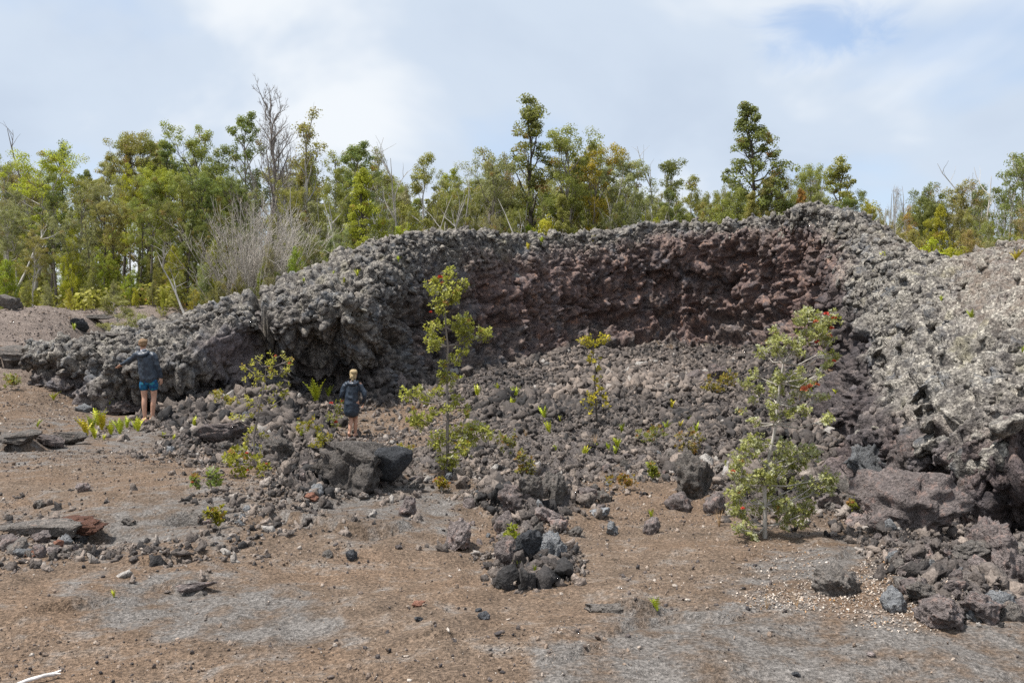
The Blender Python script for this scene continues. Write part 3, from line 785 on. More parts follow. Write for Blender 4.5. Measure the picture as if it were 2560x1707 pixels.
put_slab(545, 1108, 150, 62, M_ROCKP, 'flat purple-grey slab left of the thin shrub near the man', (0.1, 0.06, 0.1), 0.6, 0.3, 0.85, 3)
put_slab(1548, 1532, 170, 34, M_ROCK, 'low broken slab edge in the middle foreground with a tiny fern', (-0.02, 0.03, -0.06), 0.45, 0.75, 1.05, 4)
put_slab(200, 826, 44, 42, M_BLACK, 'dark tilted slab on the pad at the foot of the forest', (0.2, -0.5, 0.2), 0.5, 0.3, 1.0, 5)
put_slab(230, 798, 100, 16, M_ROCK, 'thin dark slab lying on the pad behind the tilted one', (0.05, -0.1, 0.0), 0.5, 0.2, 0.6, 6)
put_slab(255, 842, 80, 18, M_ROCK, 'thin slab on the pad left of the rampart crest', (0.0, 0.1, 0.0), 0.6, 0.3, 0.7, 7)
put_slab(20, 775, 70, 40, M_ROCK, 'grey slab heap at the left edge below the forest', (0.1, 0.2, 0.0), 0.6, 0.3, 0.9, 8)
put_slab(485, 1472, 120, 22, M_ROCKP, 'knobbly crust ridge lying along the foreground crack', (0.0, -0.04, 0.12), 0.3, 0.5, 1.15, 9)
put_slab(165, 1110, 90, 40, M_ROCK, 'dark undercut slab at the end of the left ledge', (0.08, 0.05, 0.1), 0.6, 0.3, 0.75, 10)
put_slab(40, 1105, 110, 34, M_ROCK, 'low undercut slab of the left ledge at the picture edge', (0.05, -0.04, 0.1), 0.5, 0.3, 0.9, 11)
put_slab(55, 905, 150, 44, M_ROCK, 'overhanging crust slab on the upper ledge at the left edge', (0.05, 0.03, 0.1), 0.6, 0.25, 0.9, 12)
put_slab(110, 1112, 80, 30, M_ROCKP, 'small knobbly slab in the middle of the left ledge', (0.1, 0.1, 0.5), 0.7, 0.3, 0.8, 14)
put_slab(2440, 1395, 110, 40, M_ROCK, 'flat grey slab below the hollow of the right mound', (0.1, -0.2, 0.3), 0.5, 0.3, 0.9, 13)

# ---- loose rocks of the rubble, 300 nearest as rocks of their own, the rest as one mass
def in_poly(u, v, poly): return poly_sdf(np.array([float(u)]), np.array([float(v)]), poly)[0] < 0
ZONES = [  # polygon, how many, size range in metres, label
    ([(2150, 1350), (2300, 1340), (2560, 1370), (2560, 1545), (2380, 1560), (2260, 1480)], 62, (0.03, 0.11), 'loose rock in the pile below the right mound', 'rocks of the right rubble pile'),
    ([(1180, 1200), (1430, 1170), (1540, 1240), (1470, 1310), (1420, 1400), (1220, 1410), (1150, 1300)], 46, (0.03, 0.09), 'loose rock in the heap in the middle', 'rocks of the middle heap'),
    ([(1480, 1150), (1800, 1110), (1830, 1260), (1700, 1200), (1480, 1220)], 40, (0.04, 0.12), 'loose rock at the rubble edge left of the flowering shrub', 'rocks left of the flowering shrub'),
    ([(2060, 1110), (2110, 1090), (2160, 1230), (2260, 1330), (2150, 1330), (2060, 1260)], 34, (0.04, 0.14), 'loose rock between flowering shrub and right wall', 'rocks right of the flowering shrub'),
    ([(700, 1130), (1010, 1130), (1160, 1190), (1040, 1240), (760, 1260), (640, 1190)], 44, (0.03, 0.09), 'loose rock around the foot of the boulder', 'rocks around the boulder'),
    ([(420, 1040), (640, 970), (760, 1010), (740, 1120), (600, 1150), (450, 1090)], 48, (0.04, 0.13), 'loose rock on the rubble between man and woman', 'rocks between man and woman'),
    ([(0, 1330), (240, 1340), (220, 1400), (0, 1400)], 20, (0.03, 0.09), 'loose stone in the heap below the tilted slab', 'stones below the tilted slab'),
    ([(440, 1270), (680, 1250), (660, 1350), (480, 1350)], 18, (0.02, 0.07), 'small stone around the pit at middle left', 'stones around the pit'),
]
for poly, cnt, (lo, hi), lab, grp in ZONES:
    pa = np.array(poly, float); n = 0; guard = 0; made = []
    while n < cnt and guard < 4000:
        guard += 1
        u = RNG.uniform(pa[:, 0].min(), pa[:, 0].max()); v_ = RNG.uniform(pa[:, 1].min(), pa[:, 1].max())
        if not in_poly(u, v_, poly): continue
        h = hit(u, v_)
        if h is None or h[2] != 'ground': continue
        s = lo + (hi - lo) * RNG.random() ** 2.2
        m = [M_ROCK, M_ROCK, M_ROCKP, M_ROCKP, M_ROCKB][RNG.integers(5)]
        sc = (s * RNG.uniform(0.8, 1.2), s * RNG.uniform(0.8, 1.2), s * RNG.uniform(0.6, 0.95))
        sh = RNG.uniform(0.75, 1.3)
        tag(ob('lava_rock', rock_mesh(RNG.integers(N_SMALL), m), None, (h[0].x, h[0].y, h[0].z + 0.35 * sc[2]), tuple(RNG.uniform(0, 6.28, 3)), sc, (sh,) * 3), lab, 'rock', grp)
        made.append((u, COL.objects[-1])); n += 1
    made.sort(key=lambda q: q[0])
    for i, (_, o) in enumerate(made): o['label'] = lab + ', ' + nth(i + 1) + ' from the left'

def rand_rot(n, rng):
    q = rng.normal(size=(n, 4)); q /= np.linalg.norm(q, axis=1, keepdims=True)
    w, x, y, z = q.T
    return np.stack([np.stack([1 - 2 * (y * y + z * z), 2 * (x * y - z * w), 2 * (x * z + y * w)], -1),
                     np.stack([2 * (x * y + z * w), 1 - 2 * (x * x + z * z), 2 * (y * z - x * w)], -1),
                     np.stack([2 * (x * z - y * w), 2 * (y * z + x * w), 1 - 2 * (x * x + y * y)], -1)], 1)
def scatter_mesh(name, centers, sizes, shapes, mat, rng, attrs=None, rot=None, squash=(0.6, 1.0), shade=None):
    """many small stones as one mesh (n stones of a few template shapes)"""
    n = len(centers); k = rng.integers(len(shapes), size=n)
    rot = rand_rot(n, rng) if rot is None else rot
    sc = np.stack([np.ones(n), rng.uniform(0.7, 1.0, n), rng.uniform(*squash, n)], 1)
    V, F, SH, base = [], [], [], 0
    for j, (v, f) in enumerate(shapes):
        s = np.nonzero(k == j)[0]
        if not len(s): continue
        pts = v[None] * sc[s][:, None, :]
        pts = np.einsum('nij,nkj->nki', rot[s], pts) * sizes[s][:, None, None] + centers[s][:, None, :]
        V.append(pts.reshape(-1, 3))
        F.append((f[None] + (np.arange(len(s)) * len(v))[:, None, None]).reshape(-1, 3) + base)
        if shade is not None: SH.append(np.repeat(shade[s], len(v), axis=0))
        base += len(s) * len(v)
    V = np.concatenate(V); F = np.concatenate(F).astype(np.int32)
    at = dict(attrs(len(V))) if attrs else {}
    if shade is not None: at['shade'] = np.concatenate(SH)
    return mesh_from(name, V, F, mat, False, at)

def mat_scatter(name, stops):
    t = NT(name)
    a = t.attr('shade'); n = t.noise(t.wpos(), 40.0, 2, 0.7)
    c = t.mix(0.7, t.ramp(a, stops), t.ramp(n, [(0.3, 0.45), (0.5, 1.0), (0.7, 1.5)]), 'MULTIPLY')
    return t.finish(c, 0.92, t.bump(n, 0.8, 0.02), 0.18)
M_PEB = mat_scatter('cinder_pebbles', [(0.0, (0.055, 0.052, 0.055)), (0.3, (0.15, 0.125, 0.115)), (0.6, (0.25, 0.195, 0.155)), (0.85, (0.33, 0.25, 0.20)), (1.0, (0.62, 0.57, 0.52))])
M_RUB = mat_scatter('rubble_stones', [(0.0, (0.045, 0.042, 0.042)), (0.3, (0.095, 0.083, 0.079)), (0.62, (0.165, 0.142, 0.130)), (0.88, (0.25, 0.21, 0.185)), (1.0, (0.33, 0.31, 0.29))])
def shard(seed, sub):
    """an angular clinker: uneven, elongated, with notches"""
    v, f = ICO[sub]; r = np.random.default_rng(seed); v = v.copy()
    if sub == 1: v = v * r.uniform(0.5, 1.25, (len(v), 1))
    else: v = v * (0.85 + 0.75 * ridged(v * 1.6 + r.uniform(-40, 40, 3), 2, seed))[:, None] * r.uniform(0.78, 1.2, (len(v), 1))
    return v * np.array([1.05, r.uniform(0.75, 1.0), r.uniform(0.7, 0.95)]), f
SH2 = [shard(400 + k, 2) for k in range(10)]
SH1 = [shard(420 + k, 1) for k in range(12)]
sx, sy = gx, gy
core = (sy > 3) & (sy < 35) & (np.abs(gu - 1280) < 1420)
# rubble stones of the crater floor
wts = np.where(core & (fs > -0.3), rub ** 1.5, 0) * (0.40 + 0.60 * smooth(-0.35, 0.4, fbm(q3 * 0.6, 3, 170)))
cellA = np.gradient(Y, axis=0).ravel() * np.gradient(X, axis=1).ravel()
def sample(wt, n, rng):
    pr = wt / wt.sum(); k = rng.choice(len(wt), n, p=pr)
    return k
r1 = np.random.default_rng(21)
def stone_collection(name, shapes, mat):
    col = bpy.data.collections.new(name)
    for v, f in shapes: col.objects.link(bpy.data.objects.new('stone', mesh_from('stone', v, f, mat, False)))
    return col
def scatter_nodes(name, col):
    ng = bpy.data.node_groups.new(name, 'GeometryNodeTree')
    ng.interface.new_socket('Geometry', in_out='INPUT', socket_type='NodeSocketGeometry'); ng.interface.new_socket('Geometry', in_out='OUTPUT', socket_type='NodeSocketGeometry')
    N, L = ng.nodes, ng.links
    gi_, go = N.new('NodeGroupInput'), N.new('NodeGroupOutput')
    iop = N.new('GeometryNodeInstanceOnPoints'); ci = N.new('GeometryNodeCollectionInfo')
    ci.inputs['Collection'].default_value = col; ci.inputs['Separate Children'].default_value = True; ci.inputs['Reset Children'].default_value = True
    iop.inputs['Pick Instance'].default_value = True
    def na(nm, ty):
        n = N.new('GeometryNodeInputNamedAttribute'); n.data_type = ty; n.inputs['Name'].default_value = nm; return n.outputs['Attribute']
    L.new(gi_.outputs[0], iop.inputs['Points']); L.new(ci.outputs[0], iop.inputs['Instance'])
    L.new(na('pick', 'INT'), iop.inputs['Instance Index']); L.new(na('turn', 'FLOAT_VECTOR'), iop.inputs['Rotation']); L.new(na('size', 'FLOAT_VECTOR'), iop.inputs['Scale'])
    L.new(iop.outputs[0], go.inputs[0])
    return ng
def scatter_points(name, cen, sz, shade, col, n_shapes, rng, squash=(0.7, 1.1)):
    """tens of thousands of small stones, each placed, turned and sized on its own"""
    n = len(cen); me = bpy.data.meshes.new(name); me.vertices.add(n); me.vertices.foreach_set('co', np.ascontiguousarray(cen, np.float32).ravel())
    me.attributes.new('pick', 'INT', 'POINT').data.foreach_set('value', rng.integers(n_shapes, size=n).astype(np.int32))
    me.attributes.new('turn', 'FLOAT_VECTOR', 'POINT').data.foreach_set('vector', np.stack([rng.uniform(-1.5, 1.5, n), rng.uniform(-1.5, 1.5, n), rng.uniform(0, 6.28, n)], 1).astype(np.float32).ravel())
    me.attributes.new('size', 'FLOAT_VECTOR', 'POINT').data.foreach_set('vector', (np.stack([np.ones(n), rng.uniform(0.65, 1.0, n), rng.uniform(*squash, n)], 1) * sz[:, None]).astype(np.float32).ravel())
    me.attributes.new('shade', 'FLOAT', 'POINT').data.foreach_set('value', shade.astype(np.float32))
    o = ob(name, me); m = o.modifiers.new('scatter', 'NODES'); m.node_group = scatter_nodes(name, col)
    return tag(o, kind='stuff')
def mat_scatter_i(name, stops):
    t = NT(name)
    at_ = t.node('ShaderNodeAttribute'); at_.attribute_name = 'shade'; at_.attribute_type = 'INSTANCER'
    n = t.noise(t.wpos(), 40.0, 2, 0.7)
    c = t.mix(0.7, t.ramp(at_.outputs['Fac'], stops), t.ramp(n, [(0.3, 0.45), (0.5, 1.0), (0.7, 1.5)]), 'MULTIPLY')
    return t.finish(c, 0.92, t.bump(n, 0.8, 0.02), 0.18)
RUBC = [(0.0, (0.040, 0.038, 0.038)), (0.3, (0.092, 0.079, 0.072)), (0.62, (0.164, 0.138, 0.121)), (0.88, (0.255, 0.208, 0.176)), (1.0, (0.30, 0.28, 0.26))]
PEBC = [(0.0, (0.05, 0.047, 0.05)), (0.3, (0.12, 0.10, 0.092)), (0.6, (0.20, 0.152, 0.118)), (0.85, (0.28, 0.215, 0.17)), (1.0, (0.46, 0.41, 0.36))]
rub_col = stone_collection('rubble_shapes', SH2, mat_scatter_i('rubble_stone', RUBC))
peb_col = stone_collection('gravel_shapes', SH1, mat_scatter_i('gravel_stone', PEBC))
k = sample(wts * cellA ** 0.65, 190000, r1)
n_ = len(k)
sz = (0.010 + 0.023 * r1.random(n_) ** 2 + 0.16 * r1.random(n_) ** 18) * (0.5 + 0.5 * smooth(6, 20, sy[k])) * (0.7 + 0.6 * smooth(-0.4, 0.5, fbm(q3[k] * 0.35, 2, 176)))
cen = np.stack([sx[k] + r1.normal(0, 0.05, n_), sy[k] + r1.normal(0, 0.05, n_), gz[k] + sz * 0.10], 1)
pat = np.clip(0.38 + 0.24 * fbm(cen * np.array([0.45, 0.45, 0]), 3, 175) + r1.normal(0, 0.22, n_), 0, 1)
scatter_points('rubble', cen, sz, pat, rub_col, len(SH2), r1)
# cinder pebbles of the open ground
dens = np.where(core & (fs > 0) & (sy < 34), (1 - rub) * (0.25 + 0.75 * smooth(-0.3, 0.4, fbm(q3 * 0.7, 3, 171))) * (1 - 0.5 * grey), 0)
k = sample(dens * cellA ** 0.72, 85000, r1); n_ = len(k)
sz = (0.003 + 0.006 * r1.random(n_) ** 2 + 0.020 * r1.random(n_) ** 14) * (0.65 + 0.055 * sy[k])
cen = np.stack([sx[k] + r1.normal(0, 0.03, n_), sy[k] + r1.normal(0, 0.03, n_), gz[k] + sz * 0.25], 1)
scatter_points('gravel', cen, sz, r1.random(n_), peb_col, len(SH1), r1, (0.45, 0.9))
# edge stones: where rubble peters out, and the stony ground below the man
STONY = [(250, 1060), (480, 1090), (760, 1200), (1150, 1200), (1250, 1330), (1000, 1330), (650, 1380), (300, 1390), (0, 1410), (0, 1290), (330, 1240), (480, 1160), (300, 1110)]
st = smooth(60, -60, poly_sdf(gu, gv, STONY) + jit)
dens = np.where(core & (fs > 0), np.exp(-((rub - 0.35) / 0.3) ** 2) * (rub > 0.03) + 0.8 * st * (1 - rub) * smooth(-0.25, 0.35, fbm(q3 * 1.3, 3, 178)), 0)
k = sample(dens * cellA ** 0.7, 15000, r1); n_ = len(k)
sz = (0.008 + 0.022 * r1.random(n_) ** 2 + 0.07 * r1.random(n_) ** 9) * (0.55 + 0.035 * sy[k])
cen = np.stack([sx[k] + r1.normal(0, 0.03, n_), sy[k] + r1.normal(0, 0.03, n_), gz[k] + sz * 0.15], 1)
scatter_points('scattered_stones', cen, sz, r1.random(n_), rub_col, len(SH2), r1, (0.6, 1.0))
# pale chips of litter below the mound and under the shrub
LIT = [([(2130, 1430), (2260, 1340), (2330, 1420), (2400, 1480), (2330, 1580), (2150, 1560), (2080, 1520)], 1900), ([(1840, 1500), (1870, 1470), (2060, 1460), (2150, 1520), (2000, 1540)], 600),
       ([(1900, 1340), (2060, 1380), (2100, 1450), (1850, 1450)], 260), ([(1240, 1400), (1420, 1400), (1440, 1440), (1240, 1440)], 120), ([(140, 1000), (190, 1000), (190, 1040), (130, 1040)], 60)]
cs = []
for poly, cnt in LIT:
    pa = np.array(poly, float); m = 0
    while m < cnt:
        u = r1.normal(pa[:, 0].mean(), pa[:, 0].std() * 0.85); v_ = r1.normal(pa[:, 1].mean(), pa[:, 1].std() * 0.8)
        if poly_sdf(np.array([u]), np.array([v_]), poly)[0] > 12: continue
        h = hit(u, v_); m += 1
        if h: cs.append(h[0][:])
cs = np.array(cs); sz = (0.005 + 0.009 * r1.random(len(cs)) ** 2) * (0.5 + cs[:, 1] / 12)
M_LIT = mat_scatter('bleached_litter', [(0.0, (0.22, 0.17, 0.135)), (0.4, (0.40, 0.335, 0.28)), (0.8, (0.58, 0.52, 0.46)), (1.0, (0.40, 0.22, 0.09))])
tag(ob('bleached_litter', scatter_mesh('bleached_litter', cs + [0, 0, 0.006], sz, SH1, M_LIT, r1, squash=(0.25, 0.5), shade=r1.random(len(cs)))), kind='stuff')

# ---- clots of spatter stuck to the rampart: the 300 that show largest as parts, the rest as one part
r2 = np.random.default_rng(33)
CL = [rock_shape(500 + k, 3, 0.30, 0.72, 0, 0.20) for k in range(6)]
CLs = [shard(520 + k, 2) for k in range(10)]
M_CLOT = M_LAVA
clot_me = [mesh_from('lava_clot', v, f, M_LAVA, True, lava_attrs(len(v), 0, 0, 0.75)) for v, f in CL]
flatP = pd; vis = (up > -0.2) & (tv > 2.6) & (tv < 5.6) & (uu > -20) & (uu < 2620) & (crack < 0.02) & (plate < 0.15)
wgt = np.where(vis, (0.25 + mix2) * (1 - 0.75 * soilm), 0)
nrm_d = grid_normals(RAMP_P).reshape(-1, 3); nrm_d *= np.sign((nrm_d * nn).sum(1, keepdims=True))
def align(nv, rng):
    z = nn[nv] * 0.75 + np.array([0, 0, 0.30]) + rng.normal(0, 0.35, (len(nv), 3)); z /= np.linalg.norm(z, axis=1, keepdims=True)
    a = rng.normal(size=z.shape); x = np.cross(a, z); x /= np.linalg.norm(x, axis=1, keepdims=True)
    return np.stack([x, np.cross(z, x), z], -1)
k = sample(wgt * (1 / np.maximum(pd[:, 1], 8)) ** 1.2, 300, r2)
rt = align(k, r2)
for i, kk in enumerate(k):
    s = 0.07 + 0.15 * r2.random() ** 2
    o = ob('lava_clot', clot_me[i % len(clot_me)], rampart)
    o.matrix_world = Matrix.Translation(pd[kk].tolist()) @ Matrix(rt[i].tolist()).to_4x4() @ Matrix.Diagonal((s, s * r2.uniform(0.45, 1), s * r2.uniform(0.4, 0.7), 1))
k = sample(np.where(tv > 1.3, np.where(vis, 1.0, 0.35), 0) * (crack < 0.02) * (plate < 0.1) * (tv < 5.7) * (0.3 + mix2) * (1 - 0.8 * soilm) * (sv < 25.2), 8000, r2)
rt = align(k, r2); sz = (0.03 + 0.13 * r2.random(len(k)) ** 3) * (0.45 + 0.55 * smooth(7, 22, pd[k, 1]))
V, F, base = [], [], 0; AT = {'red': [], 'purple': [], 'lichen': [], 'soil': [], 'fresh': []}
CLt = [shard(540 + k, 1) for k in range(10)]
bigc = sz > np.maximum(0.085, 0.0042 * pd[k, 1])
pick = np.where(bigc, np.arange(len(k)) % 10, 10 + np.arange(len(k)) % 10)
for j, (v, f) in enumerate(CLs + CLt):
    s = np.nonzero(pick == j)[0]
    if not len(s): continue
    pts = np.einsum('nij,kj->nki', rt[s], v) * sz[s][:, None, None] + pd[k[s]][:, None, :]
    V.append(pts.reshape(-1, 3)); F.append((f[None] + (np.arange(len(s)) * len(v))[:, None, None]).reshape(-1, 3) + base); base += len(s) * len(v)
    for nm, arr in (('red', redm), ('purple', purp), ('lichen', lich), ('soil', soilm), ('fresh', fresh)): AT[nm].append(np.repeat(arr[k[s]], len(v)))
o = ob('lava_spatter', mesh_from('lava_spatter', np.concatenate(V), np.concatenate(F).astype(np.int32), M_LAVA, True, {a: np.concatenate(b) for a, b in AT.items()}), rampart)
o['kind'] = 'stuff'

# ================================================================ trees
def tube(path, radii, sides=5):
    path = np.asarray(path, float); n = len(path)
    tan = np.gradient(path, axis=0); tan /= np.linalg.norm(tan, axis=1, keepdims=True) + 1e-9
    ref = np.array([0.31, 0.95, 0.05])
    x = np.cross(tan, ref); x /= np.linalg.norm(x, axis=1, keepdims=True) + 1e-9
    y = np.cross(tan, x)
    a = np.arange(sides) / sides * 2 * math.pi
    ring = path[:, None] + (np.cos(a)[None, :, None] * x[:, None] + np.sin(a)[None, :, None] * y[:, None]) * np.asarray(radii)[:, None, None]
    i = np.arange(n * sides).reshape(n, sides)
    f = np.stack([i[:-1], np.roll(i[:-1], -1, 1), np.roll(i[1:], -1, 1), i[1:]], -1).reshape(-1, 4)
    return ring.reshape(-1, 3), f
class Wood:
    def __init__(self): self.v, self.f, self.n = [], [], 0
    def add(self, path, r0, r1, sides=5):
        v, f = tube(path, np.linspace(r0, r1, len(path)), sides)
        self.v.append(v); self.f.append(f + self.n); self.n += len(v)
    def mesh(self, name): return mesh_from(name, np.concatenate(self.v), np.concatenate(self.f).astype(np.int32), M_BARK)
def bend(a, d, length, n, rng, wob=0.12, lift=0.0):
    """a wandering branch"""
    pts = [np.array(a, float)]; d = np.array(d, float); d /= np.linalg.norm(d)
    for _ in range(n):
        d = d + rng.normal(0, wob, 3) + np.array([0, 0, lift]); d /= np.linalg.norm(d)
        pts.append(pts[-1] + d * length / n)
    return np.array(pts)
def leaves(centers, rng, per, rad, size, up=0.35, redp=0.0, palep=0.0, flat=0.75):
    """small two-triangle leaves in a puff round each shoot tip"""
    n = len(centers); N = n * per
    c = np.repeat(centers, per, 0)
    d = rng.normal(size=(N, 3)); d /= np.linalg.norm(d, axis=1, keepdims=True)
    d[:, 2] = d[:, 2] * flat
    rr = np.repeat(rad, per) if np.ndim(rad) else np.full(N, rad)
    pos = c + d * (rr * rng.uniform(0.25, 1.0, N) ** 0.6)[:, None]
    nr = d / (np.linalg.norm(d, axis=1, keepdims=True) + 1e-9) + rng.normal(0, 0.38, (N, 3)) + np.array([0, 0, up]); nr /= np.linalg.norm(nr, axis=1, keepdims=True)
    ax = np.cross(nr, rng.normal(size=(N, 3))); ax /= np.linalg.norm(ax, axis=1, keepdims=True) + 1e-9
    sd = np.cross(nr, ax)
    L = (size * rng.uniform(0.7, 1.35, N))[:, None]; W = L * 0.40
    v = np.stack([pos, pos + ax * L * 0.55 + sd * W, pos + ax * L, pos + ax * L * 0.55 - sd * W], 1).reshape(-1, 3)
    f = np.arange(N * 4, dtype=np.int32).reshape(-1, 4)
    tipb = np.repeat(rng.normal(0, 0.13, n), per)
    r = np.clip(0.5 + tipb + rng.normal(0, 0.20, N), 0, 1)
    g = np.repeat((rng.random(n) < redp) * rng.uniform(0.4, 0.95, n), per) * (rng.random(N) < 0.7)
    b = np.repeat((rng.random(n) < palep) * rng.uniform(0.5, 1.0, n), per) * (rng.random(N) < 0.6)
    col = np.repeat(np.stack([r, g, b], 1), 4, 0)
    return v, f, col
def crown_mesh(name, v, f, col, mat=None): return mesh_from(name, v, f, mat or M_LEAF, False, {'lc': col})

def gen_tree(seed, h=9.0, kind='round'):
    """trunk and crown of one tree, h metres tall, foot at the origin"""
    rng = np.random.default_rng(seed); W = Wood(); tips = []
    lean = rng.normal(0, 0.035, 2)
    nseg = 10
    z = np.linspace(0, h * 0.94, nseg + 1)
    wob = np.cumsum(rng.normal(0, 0.012 * h, (nseg + 1, 2)), 0) * np.linspace(0, 1, nseg + 1)[:, None] ** 0.7
    trunk = np.stack([lean[0] * z + wob[:, 0], lean[1] * z + wob[:, 1], z], 1)
    trunk[0, 2] = -0.4
    r0 = 0.012 * h + 0.02
    bare = kind == 'bare'
    W.add(trunk, r0, 0.014, 7)
    at = lambda t: np.array([np.interp(t * h * 0.94, z, trunk[:, q]) for q in range(3)])
    if kind == 'round':   t0, nb, wid, prof = rng.uniform(0.34, 0.5), 17, 0.22, lambda t: 0.50 + 0.85 * math.sin(math.pi * min(1, max(0.05, t * 0.92 + 0.08))) ** 0.8
    elif kind == 'column':t0, nb, wid, prof = 0.10, 52, 0.165, lambda t: 0.14 + 1.3 * (1 - t) ** 0.85
    elif kind == 'airy':  t0, nb, wid, prof = rng.uniform(0.30, 0.45), 12, 0.17, lambda t: 0.35 + 0.8 * math.sin(math.pi * (0.15 + 0.8 * t))
    elif kind == 'slim':  t0, nb, wid, prof = 0.28, 24, 0.13, lambda t: 0.55 + 0.6 * math.sin(math.pi * t)
    elif kind == 'semi':  t0, nb, wid, prof = 0.22, 20, 0.21, lambda t: 0.35 + 0.9 * (1 - t)
    elif kind == 'bare':  t0, nb, wid, prof = 0.32, 30, 0.26, lambda t: 0.35 + 0.75 * (1 - t)
    else:                 t0, nb, wid, prof = 0.05, 20, 0.42, lambda t: 0.5 + 0.7 * (1 - t)      # bush
    az = rng.uniform(0, 6.28)
    for i in range(nb):
        t = t0 + (1 - t0) * (i + rng.uniform(0, 0.8)) / nb
        q = (t - t0) / (1 - t0); az += 2.4 + rng.normal(0, 0.5)
        L = wid * h * prof(q) * rng.uniform(0.65, 1.2)
        el = {'column': 0.55, 'bare': 0.98, 'semi': 0.95, 'bush': 0.7}.get(kind, 0.75) + 0.35 * q + rng.normal(0, 0.15)
        d = np.array([math.cos(az) * math.cos(el), math.sin(az) * math.cos(el), math.sin(el)])
        br = bend(at(min(t, 0.99)), d, L, 5, rng, 0.16, 0.06)
        W.add(br, 0.30 * r0 * (1.1 - 0.5 * q) + 0.008, 0.007, 4)
        if kind not in ('bare',): tips.append(br[-1])
        for _ in range(4 if kind not in ('airy', 'slim') else 3):
            m = br[rng.integers(2, 5)]; d2 = d + rng.normal(0, 0.55, 3) + np.array([0, 0, 0.2])
            tw = bend(m, d2, L * rng.uniform(0.3, 0.6), 3, rng, 0.2, 0.05)
            W.add(tw, 0.012, 0.005, 3)
            tips.append(tw[-1]); 
            if L > 1.0 and rng.random() < 0.35: tips.append(tw[1] + rng.normal(0, 0.08, 3))
            if bare or kind == 'semi':
                for _ in range(4 if bare else 2):
                    t3 = bend(tw[rng.integers(1, 4)], d2 + rng.normal(0, 0.6, 3) + np.array([0, 0, 0.3]), L * rng.uniform(0.18, 0.38), 2, rng, 0.2, 0.05)
                    W.add(t3, 0.008, 0.003, 3)
                    if bare:
                        for _ in range(2): W.add(bend(t3[1], d2 + rng.normal(0, 0.7, 3) + np.array([0, 0, 0.3]), L * rng.uniform(0.1, 0.22), 2, rng, 0.2), 0.006, 0.003, 3)
    tips.append(trunk[-1]); tips.append(trunk[-2])
    tips = np.array(tips)
    if kind == 'bush': tips = np.concatenate([tips, tips * rng.uniform(0.5, 0.95, (len(tips), 1))])
    wood = W.mesh('trunk')
    if bare: return wood, None
    per = {'round': 130, 'column': 75, 'airy': 140, 'slim': 100, 'semi': 40, 'bush': 80}[kind]
    s = h / 9.0
    rad = rng.uniform(0.22, 0.50, len(tips)) * (0.6 + 0.4 * s) * {'semi': 0.75, 'bush': 0.8, 'column': 0.62, 'slim': 0.72, 'airy': 0.9}.get(kind, 0.95)
    v, f, c = leaves(tips, rng, per, rad, 0.072 * (0.65 + 0.35 * s) * (0.8 if kind == 'bush' else 1), 0.3, redp=0.05, palep=0.06)
    return wood, crown_mesh('crown', v, f, c)

LIB = {}
for kind, cnt, hh in (('round', 6, 9.0), ('column', 2, 9.5), ('airy', 5, 9.0), ('slim', 3, 10.0), ('semi', 3, 9.0), ('bare', 3, 9.0), ('bush', 4, 3.2)):
    LIB[kind] = []
    for k in range(cnt):
        wd, cr = gen_tree(1000 + 31 * len(kind) + 7 * k + ord(kind[0]), hh, kind)
        LIB[kind].append(((wd, cr), max(q.co.z for q in (cr or wd).vertices)))
# a leafless grey thicket of fine twigs
def gen_thicket(seed, h=5.0, w=2.0, n=90):
    rng = np.random.default_rng(seed); W = Wood()
    for i in range(n):
        a = np.array([rng.normal(0, 0.18 * w), rng.normal(0, 0.18 * w), -0.1]); d = np.array([a[0] * 0.9 + rng.normal(0, 0.12), a[1] * 0.9 + rng.normal(0, 0.12), 1.0])
        L = h * rng.uniform(0.55, 1.0); m = bend(a, d, L, 6, rng, 0.07); W.add(m, 0.022, 0.006, 3)
        for _ in range(9):
            k = rng.integers(2, 6); b = bend(m[k], d + rng.normal(0, 0.45, 3), L * rng.uniform(0.1, 0.28), 2, rng, 0.15); W.add(b, 0.008, 0.003, 3)
            for _ in range(2): W.add(bend(b[1], d + rng.normal(0, 0.7, 3), L * rng.uniform(0.05, 0.12), 2, rng, 0.15), 0.006, 0.003, 3)
    return W.mesh('twigs')
def gen_snag(seed, h, forks=4, spread=0.5):
    """a dead white trunk with a few broken limbs"""
    rng = np.random.default_rng(seed); W = Wood()
    m = bend((0, 0, -0.3), (rng.normal(0, 0.08), rng.normal(0, 0.08), 1), h, 8, rng, 0.07); W.add(m, 0.011 * h + 0.03, 0.012, 6)
    for _ in range(forks):
        k = rng.integers(3, 8); d = np.array([rng.normal(0, spread), rng.normal(0, spread), 0.9])
        b = bend(m[k], d, h * rng.uniform(0.12, 0.28), 4, rng, 0.16, 0.04); W.add(b, 0.035, 0.008, 4)
        for _ in range(3): W.add(bend(b[rng.integers(1, 4)], d + rng.normal(0, 0.6, 3), h * rng.uniform(0.06, 0.16), 3, rng, 0.18), 0.016, 0.004, 3)
    return W.mesh('trunk')

